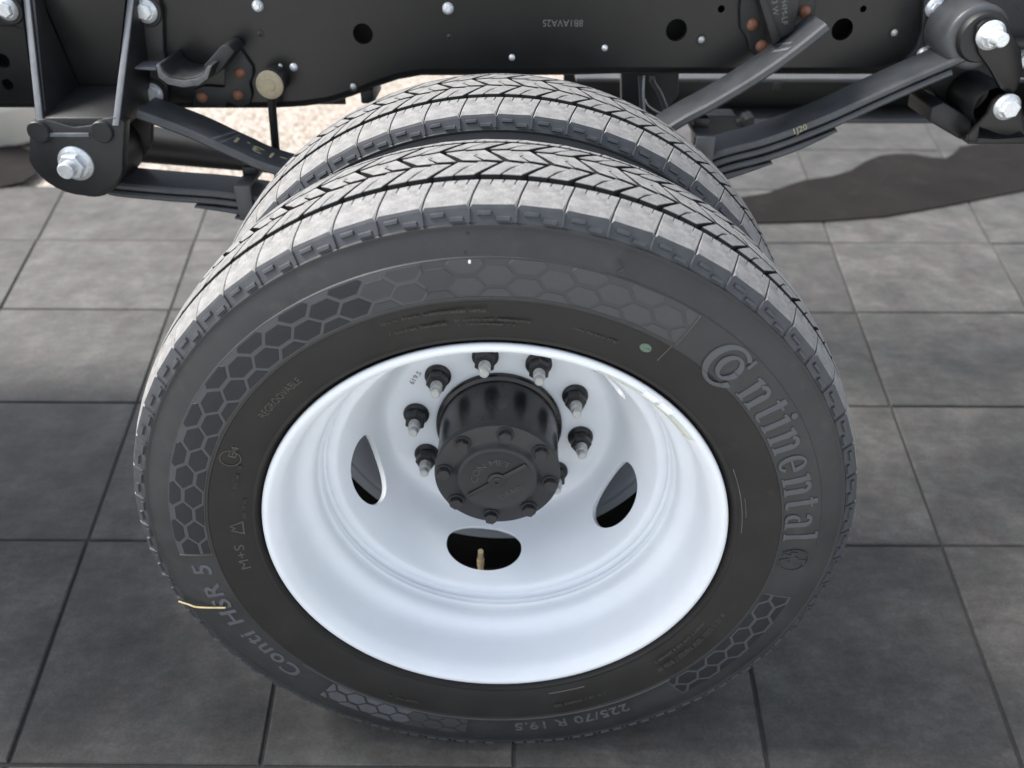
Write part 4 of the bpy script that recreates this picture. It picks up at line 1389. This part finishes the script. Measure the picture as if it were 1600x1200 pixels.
# clips round the packs
def clip(px, pyt, pyb, w, parent, ys=SY0 - 0.006):
    a, b = at(px, pyt, ys), at(px, pyb, ys)
    x0, x1 = a.x - w / 2, a.x + w / 2
    f = hexbox('spring_clip', [(x0, ys, b.z), (x1, ys, b.z), (x1, ys + 0.006, b.z), (x0, ys + 0.006, b.z), (x0, ys, a.z), (x1, ys, a.z), (x1, ys + 0.006, a.z), (x0, ys + 0.006, a.z)], M['spring'], None, 0.0015)
    sub(f, ML, mainsp)
    t = box('spring_clip', x0 + 0.0005, x1 - 0.0005, ys + 0.003, SY1 + 0.006, a.z - 0.006, a.z - 0.0005, M['spring'], None, 0.001)
    sub(t, ML, mainsp)
    u = box('clip_bolt', a.x - 0.011, a.x + 0.012, ys + 0.045, ys + 0.068, a.z - 0.002, a.z + 0.013, M['black'], None, 0.003)
    sub(u, ML, mainsp)
clip(377, 291, 345, 0.024, mainsp)
clip(1104, 214, 280, 0.027, mainsp)
# marker writing on the helper leaf and on the main pack
def on_leaf(path, x):
    for a, b in zip(path, path[1:]):
        if a[0] <= x <= b[0]:
            t = (x - a[0]) / max(b[0] - a[0], 1e-6)
            return a[1] + (b[1] - a[1]) * t
    return path[-1][1]
HP = path3(hp)
vs2, fs = text_polys('2R-13.1', 0.036)
wd = max(v[0] for v in vs2)
a0 = at(368, 213, 0.53).x
sc_ = 0.115 / wd
fn = lambda x, y, d: (a0 + 0.115 - x * sc_, 0.537 - y * 0.8, on_leaf(HP, a0 + 0.115 - x * sc_) + d)
va, fa = extrude_flat(vs2, fs, fn, 0.0002, 0.0006)
sub(link('marker_writing', mesh('marker_writing', va, fa, M['yellow'], False)), Vector((0, 0.53, 0.2)), helper)
# gouged pale scratches near the helper ends
def scratch(px0, py0, px1, py1, y, par, loc, path, w=0.0012, name='scratch'):
    a, b = at(px0, py0, y), at(px1, py1, y)
    pass
for (xa, ya, xb, yb, w) in ((-0.415, 0.495, -0.400, 0.555, 0.004), (-0.404, 0.493, -0.392, 0.55, 0.002), (0.385, 0.50, 0.372, 0.53, 0.005), (0.392, 0.512, 0.380, 0.545, 0.003), (-0.405, 0.5035, -0.345, 0.503, 0.0012)):
    q = [(xa, ya), (xa + w, ya), (xb + w, yb), (xb, yb)] if abs(xb - xa) < 0.04 else [(xa, ya), (xb, yb), (xb, yb + w), (xa, ya + w)]
    vs = [(x, y, on_leaf(HP, x) + 0.0004) for x, y in q]
    sub(link('scratch', mesh('scratch', vs, [(0, 1, 2, 3)], M['edge'], False)), Vector((0, 0.53, 0.2)), helper)
c_ = at(1250, 206, SY0)
flat_text('marker_writing', '1J20', 0.012, (c_.x, c_.z), 24, SY0 - 0.0005, M['yellow'], mainsp, 0.0002, h=0.0002).matrix_parent_inverse = Matrix.Translation(-ML)

# rear shackle ----------------------------------------------------------
ec = at(1549, 57, 0.474)
er = 0.0415
eye = lathe('spring_eye', [(0.566, 0.020), (0.566, er), (0.500, er), (0.4955, er - 0.0015), (0.4935, er - 0.006), (0.4930, er - 0.010), (0.4938, 0.020)], M['spring'], truck, n=56, c=(ec.x - 0.006, ec.z - 0.006), angle=50)
lathe('eye_bushing', [(0.497, 0.033), (0.488, 0.032), (0.4845, 0.030), (0.4840, 0.010)], M['black'], eye, n=40, c=(ec.x - 0.003, ec.z - 0.004))
pl = [(1527, 42), (1537, 32), (1552, 29), (1567, 34), (1578, 46), (1596, 78), (1599, 110), (1590, 140), (1578, 150), (1563, 138), (1548, 110), (1530, 84), (1524, 64)]
shk = prism('shackle_plate', [atxz(px, py, 0.478) for px, py in pl], 0.478, 0.486, M['frame'], truck, 0.0015)
flange_bolt(1548, 55, 0.4775, 22, stud=0.018, name='shackle_nut', hr=0.74, h=0.6, srr=0.5)
prism('shackle_plate', [(x + 0.002, z) for x, z in [atxz(px, py, 0.478) for px, py in pl]], 0.572, 0.580, M['frame'], truck, 0.0015)
# lower pivot bracket
pc = at(1573, 166, 0.472)
brk = [(1513, 222), (1514, 212), (1543, 180), (1552, 160), (1563, 150), (1578, 147), (1590, 153), (1597, 168), (1600, 190), (1602, 214), (1594, 206), (1578, 212), (1560, 210), (1545, 204), (1531, 199), (1528, 222)]
prism('pivot_bracket', [atxz(px, py, 0.472) for px, py in brk], 0.472, 0.480, M['frame'], truck, 0.0015)
prism('pivot_bracket', [atxz(px, py, 0.472) for px, py in ((1513, 223), (1528, 216), (1560, 218), (1600, 215), (1640, 215), (1640, 226), (1513, 226))], 0.474, 0.560, M['black'], truck, 0.0015)
flange_bolt(1573, 167, 0.4715, 20, name='pivot_bolt', hr=0.74, h=0.6)
lathe('pivot_bushing', [(0.560, 0.030), (0.500, 0.030), (0.494, 0.026), (0.482, 0.026)], M['black'], truck, n=36, c=(pc.x - 0.012, pc.z - 0.004))
blk = [atxz(px, py, 0.500) for px, py in ((1456, 168), (1475, 160), (1519, 186), (1517, 222), (1500, 218), (1452, 190))]
prism('support_block', blk, 0.500, FY - 0.003, M['black'], truck, 0.003)
prism('support_arm', [atxz(px, py, 0.54) for px, py in ((1430, 120), (1530, 100), (1600, 120), (1600, 215), (1520, 215), (1470, 150))], 0.566, FY - 0.004, M['black'], truck, 0.003)
# rear frame plate with its bolts
bp2 = [atxz(px, py, FY - 0.010) for px, py in ((1447, -40), (1442, 20), (1440, 50), (1430, 78), (1410, 100), (1400, 118), (1470, 122), (1600, 122), (1700, 122), (1700, -40))]
prism('rear_hanger_plate', bp2, FY - 0.010, FY + 0.001, M['cast'], truck, 0.003)
flange_bolt(1461, 12, FY - 0.0105, 15, hr=0.70)
flange_bolt(1443, 85, FY - 0.0105, 11, hr=0.70)
flange_bolt(1597, 92, FY - 0.0105, 15, hr=0.70)
box('rear_crossbar', 0.70, 0.95, 0.545, FY - 0.011, at(1600, 64, 0.55).z - 0.008, at(1600, 64, 0.55).z, M['cast'], truck, 0.002)
# helper pad bracket at the right, riveted
pb_ = [atxz(px, py, FY - 0.009) for px, py in ((1160, -40), (1156, 20), (1157, 45), (1168, 62), (1171, 78), (1182, 89), (1200, 88), (1250, 40), (1274, 22), (1276, -10), (1270, -40))]
rp2 = prism('rivet_plate', pb_, FY - 0.009, FY + 0.001, M['cast'], truck, 0.0025)
for px, py in ((1176, 39), (1190, 72), (1257, 18)): rivet(px, py, FY - 0.009, 9.5, M['rust'], rp2)
prism('helper_pad', [atxz(px, py, 0.54) for px, py in ((1178, -60), (1206, 62), (1220, 60), (1240, 48), (1262, -60))], 0.535, FY - 0.010, M['cast'], truck, 0.004)
prism('pad_slot', [atxz(px, py, 0.534) for px, py in ((1176, -30), (1185, -30), (1219, 60), (1207, 70))], 0.530, 0.56, M['black'], truck, 0.001)
cc = at(1222, 18, 0.533)
flat_text('cast_lettering', 'H4M-LF', 0.011, (cc.x, cc.z), -78, 0.535, M['stamp'], truck, 0.0005, h=0.0008)
flat_text('cast_lettering', 'S3 W', 0.011, (cc.x - 0.014, cc.z + 0.006), -75, 0.535, M['stamp'], truck, 0.0005, h=0.0008)

# things under and behind the rail, plus unseen shadow casters ------------------------------------------
lathe_m = lathe_vf([(0, 0)], 3)
def xcyl(name, x0, x1, y, z, r, m, parent, n=40, label=None):
    vs, fs = [], []
    prof = [(x0, r * 0.80), (x0 + r * 0.12, r * 0.96), (x0 + r * 0.3, r), (x1 - r * 0.3, r), (x1 - r * 0.12, r * 0.96), (x1, r * 0.80)]
    k = len(prof)
    for i in range(n):
        a = 2 * PI * i / n
        for (x, rr) in prof: vs.append((x, y + rr * math.cos(a), z + rr * math.sin(a)))
    for i in range(n):
        j = (i + 1) % n
        for q in range(k - 1): fs.append((i * k + q, i * k + q + 1, j * k + q + 1, j * k + q))
    fs.append(tuple(i * k for i in range(n))); fs.append(tuple(i * k + k - 1 for i in range(n)))
    return link(name, fix(mesh(name, vs, fs, m, True, 40)), parent, label)
tube('torque_tube', [at(150, 214, 0.70), at(300, 235, 0.70), at(440, 260, 0.70)], [0.036, 0.027, 0.013], M['black'], truck, n=32)
lathe('spring_eye', [(0.565, 0.02), (0.565, 0.052), (0.480, 0.052), (0.480, 0.02)], M['black'], truck, n=40, c=(-0.60, 0.268))
prism('hanger_cheek', [(x, z + 0.004) for x, z in bpoly], 0.566, 0.580, M['black'], truck, 0.003)
CB = 1.06
zt, zm, zl, zb = at(1200, 122, CB).z, at(1200, 136, CB).z, at(1200, 165, CB).z, at(1200, 184, CB).z
cross = prism('rear_cross_member', [(0.12, zb - 0.03), (1.35, zb - 0.03), (1.35, zt), (0.12, zt)], CB + 0.10, CB + 0.11, M['black'], truck, 0)  # web kept black for the shade inside the channel
box('lower_flange', 0.14, 1.34, CB, CB + 0.0995, zb - 0.012, zb - 0.002, M['flange'], cross, 0.003)
box('upper_flange', 0.14, 1.34, CB - 0.002, CB + 0.0995, zt - 0.008, zt, M['flange'], cross, 0.002)
a_ = at(1217, 122, CB)
box('drain_clip', a_.x - 0.010, a_.x + 0.010, CB - 0.010, CB - 0.0045, zm - 0.006, zm + 0.012, M['black'], cross, 0.002)
box('far_frame_rail', -1.5, 1.6, 1.42, 1.44, 0.312, 0.62, M['frame'], truck)
prism('shock_bracket', [atxz(px, py, 0.70) for px, py in ((970, 95), (1062, 95), (1060, 150), (1040, 176), (1062, 215), (1000, 215), (971, 165))], 0.70, 0.72, M['black'], truck, 0.003)
box('cross_member', -0.215, -0.195, 0.60, 0.68, 0.318, 0.34, M['black'], truck, 0.003)
box('hole_backing', -1.4, -0.25, 0.655, 0.66, 0.302, 0.60, M['black'], truck)  # added black sheet, makes the punched holes look dark
box('hole_backing', -0.245, 1.4, 0.655, 0.66, 0.372, 0.60, M['black'], truck)  # same added sheet behind the rest of the web
bb = box('shadow_box_left', -1.70, -0.715, 0.01, 0.245, 0.08, 0.30, M['frame'], truck, 0.03)  # added out of view to shade the floor left of the tyre
box('shadow_box_lid', -1.72, -0.705, 0.0, 0.255, 0.3005, 0.33, M['frame'], bb, 0.008)  # lid of the added shadow caster
st_ = box('shadow_box_far_left', -1.90, -1.075, 0.27, 1.00, 0.04, 0.60, M['frame'], truck, 0.06)  # unseen block added to darken the far left tiles
box('shadow_box_strap', -1.50, -1.45, 0.262, 1.008, 0.032, 0.608, M['spring'], st_, 0.05)  # strap round the added block
box('shadow_plate_above', 0.06, 0.44, 0.56, 1.00, 0.64, 0.70, M['frame'], truck, 0.01)  # added above the view, drops a soft shadow on the right tiles
tb = box('shadow_box_right', 0.955, 1.95, 0.22, 0.64, 0.0, 0.60, M['frame'], truck, 0.02)  # unseen box added to shade the floor at the right edge
box('shadow_box_lid', 0.945, 1.96, 0.21, 0.65, 0.6005, 0.63, M['frame'], tb, 0.008)  # lid of the added box
m_ = [atxz(px, py, 0.76) for px, py in ((1085, 180), (1150, 180), (1152, 196), (1162, 200), (1166, 186), (1180, 182), (1178, 200), (1200, 206), (1190, 235), (1085, 235))]
prism('lower_shock_mount', m_, 0.76, 0.80, M['black'], truck, 0.003)
# brake hose, wires and bracket near the tyre
hz = [at(1020, 118, 0.62), at(1020, 128, 0.62), at(1030, 145, 0.63), at(1040, 172, 0.64), at(1042, 200, 0.64)]
tube('brake_hose', smoothpts(hz), 0.0042, M['tank'], truck, n=10)
tube('cable', smoothpts([at(1006, 118, 0.615), at(1005, 150, 0.615), at(1008, 190, 0.62)]), 0.0022, M['stud'], truck, n=8)
tube('cable', smoothpts([at(999, 118, 0.615), at(1001, 160, 0.615), at(1003, 190, 0.62)]), 0.0022, M['tank'], truck, n=8)
tube('cable', smoothpts([at(1008, 155, 0.612), at(1013, 165, 0.612), at(1030, 176, 0.612), at(1050, 182, 0.612)]), 0.0012, M['stud'], truck, n=8)
# axle: brake drum and tube behind the wheels
lathe('brake_drum', [(0.232, 0.150), (0.236, 0.185), (0.250, 0.192), (0.420, 0.194), (0.425, 0.150)], M['tank'], truck, n=72)
lathe('axle_tube', [(0.42, 0.06), (1.40, 0.06)], M['black'], truck, n=32)

# ------------------------------------------------------------------ loose things
def hair_like(name, pts, r, m, label, cat):
    vs, fs = tube_vf(pts, r, 8)
    o = link(name, mesh(name, vs, fs, m, True, 40))
    tag(o, label, cat)
    return o
s0, s1 = P(-165.6, 0.3905, -0.0085), P(-163.4, 0.3325, -0.0195)
mid = s0.lerp(s1, 0.45) + Vector((0, -0.004, -0.0008))
k1 = s0.lerp(s1, 0.22) + Vector((0, -0.003, 0.0006))
hair_like('straw', smoothpts([s0, k1, mid, s1]), 0.0011, M['straw'], 'thin yellow straw stuck across the lower left sidewall of the tyre', 'straw')
hair_like('thread', smoothpts([on_wall(72.2, 0.371, 0.002), on_wall(71.2, 0.367, 0.003), on_wall(71.4, 0.3625, 0.002), on_wall(72.0, 0.360, 0.001)]), 0.00045, M['black'], 'tiny curled dark thread on the upper right sidewall of the tyre', 'thread')
# torn dark brown sheet lying on the tiles at the right
def flat_thing(name, pix, z, h, m, label, cat):
    pts = [atz(px, py, z + h) for px, py in pix]
    b = bmesh.new()
    f = b.faces.new([b.verts.new((p.x, p.y, z)) for p in pts])
    g = bmesh.ops.extrude_face_region(b, geom=[f])
    bmesh.ops.translate(b, verts=[v for v in g['geom'] if isinstance(v, bmesh.types.BMVert)], vec=(0, 0, h))
    o = link(name, bm_mesh(name, b, m, True, 40))
    tag(o, label, cat)
    return o
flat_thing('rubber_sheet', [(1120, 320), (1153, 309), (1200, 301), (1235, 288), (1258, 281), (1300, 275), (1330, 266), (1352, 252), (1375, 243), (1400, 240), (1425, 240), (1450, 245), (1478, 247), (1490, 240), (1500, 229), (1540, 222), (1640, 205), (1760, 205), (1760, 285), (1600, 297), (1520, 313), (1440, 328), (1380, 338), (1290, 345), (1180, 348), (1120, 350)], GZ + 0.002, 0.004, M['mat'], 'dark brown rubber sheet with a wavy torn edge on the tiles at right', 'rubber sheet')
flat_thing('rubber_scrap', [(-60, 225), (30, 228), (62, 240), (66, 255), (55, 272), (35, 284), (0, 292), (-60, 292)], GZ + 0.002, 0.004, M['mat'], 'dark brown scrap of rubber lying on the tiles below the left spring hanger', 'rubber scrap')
# cream drum standing behind the left hanger
cp = atz(-40, 236, GZ)
dr = root('cream_drum', 'pale cream painted drum standing on the ground at the far left behind the hanger', 'drum', (cp.x, cp.y + 0.22, GZ))
CC = (cp.x - 0.02, cp.y + 0.25)
def zlathe(name, prof, c, m, parent, n=48):
    vs, fs = [], []
    k = len(prof)
    for i in range(n):
        a = 2 * PI * i / n
        for (z, r) in prof: vs.append((c[0] + r * math.cos(a), c[1] + r * math.sin(a), z))
    for i in range(n):
        j = (i + 1) % n
        for q in range(k - 1): fs.append((i * k + q, i * k + q + 1, j * k + q + 1, j * k + q))
    fs.append(tuple(i * k + k - 1 for i in range(n)))
    return link(name, fix(mesh(name, vs, fs, m, True, 40)), parent)
zlathe('drum_body', [(GZ + 0.001, 0.235), (GZ + 0.02, 0.25), (GZ + 0.12, 0.25), (GZ + 0.13, 0.256), (GZ + 0.15, 0.256), (GZ + 0.16, 0.25), (GZ + 0.5, 0.25), (GZ + 0.55, 0.22)], CC, M['cream'], dr)
print('objects', len(bpy.data.objects))
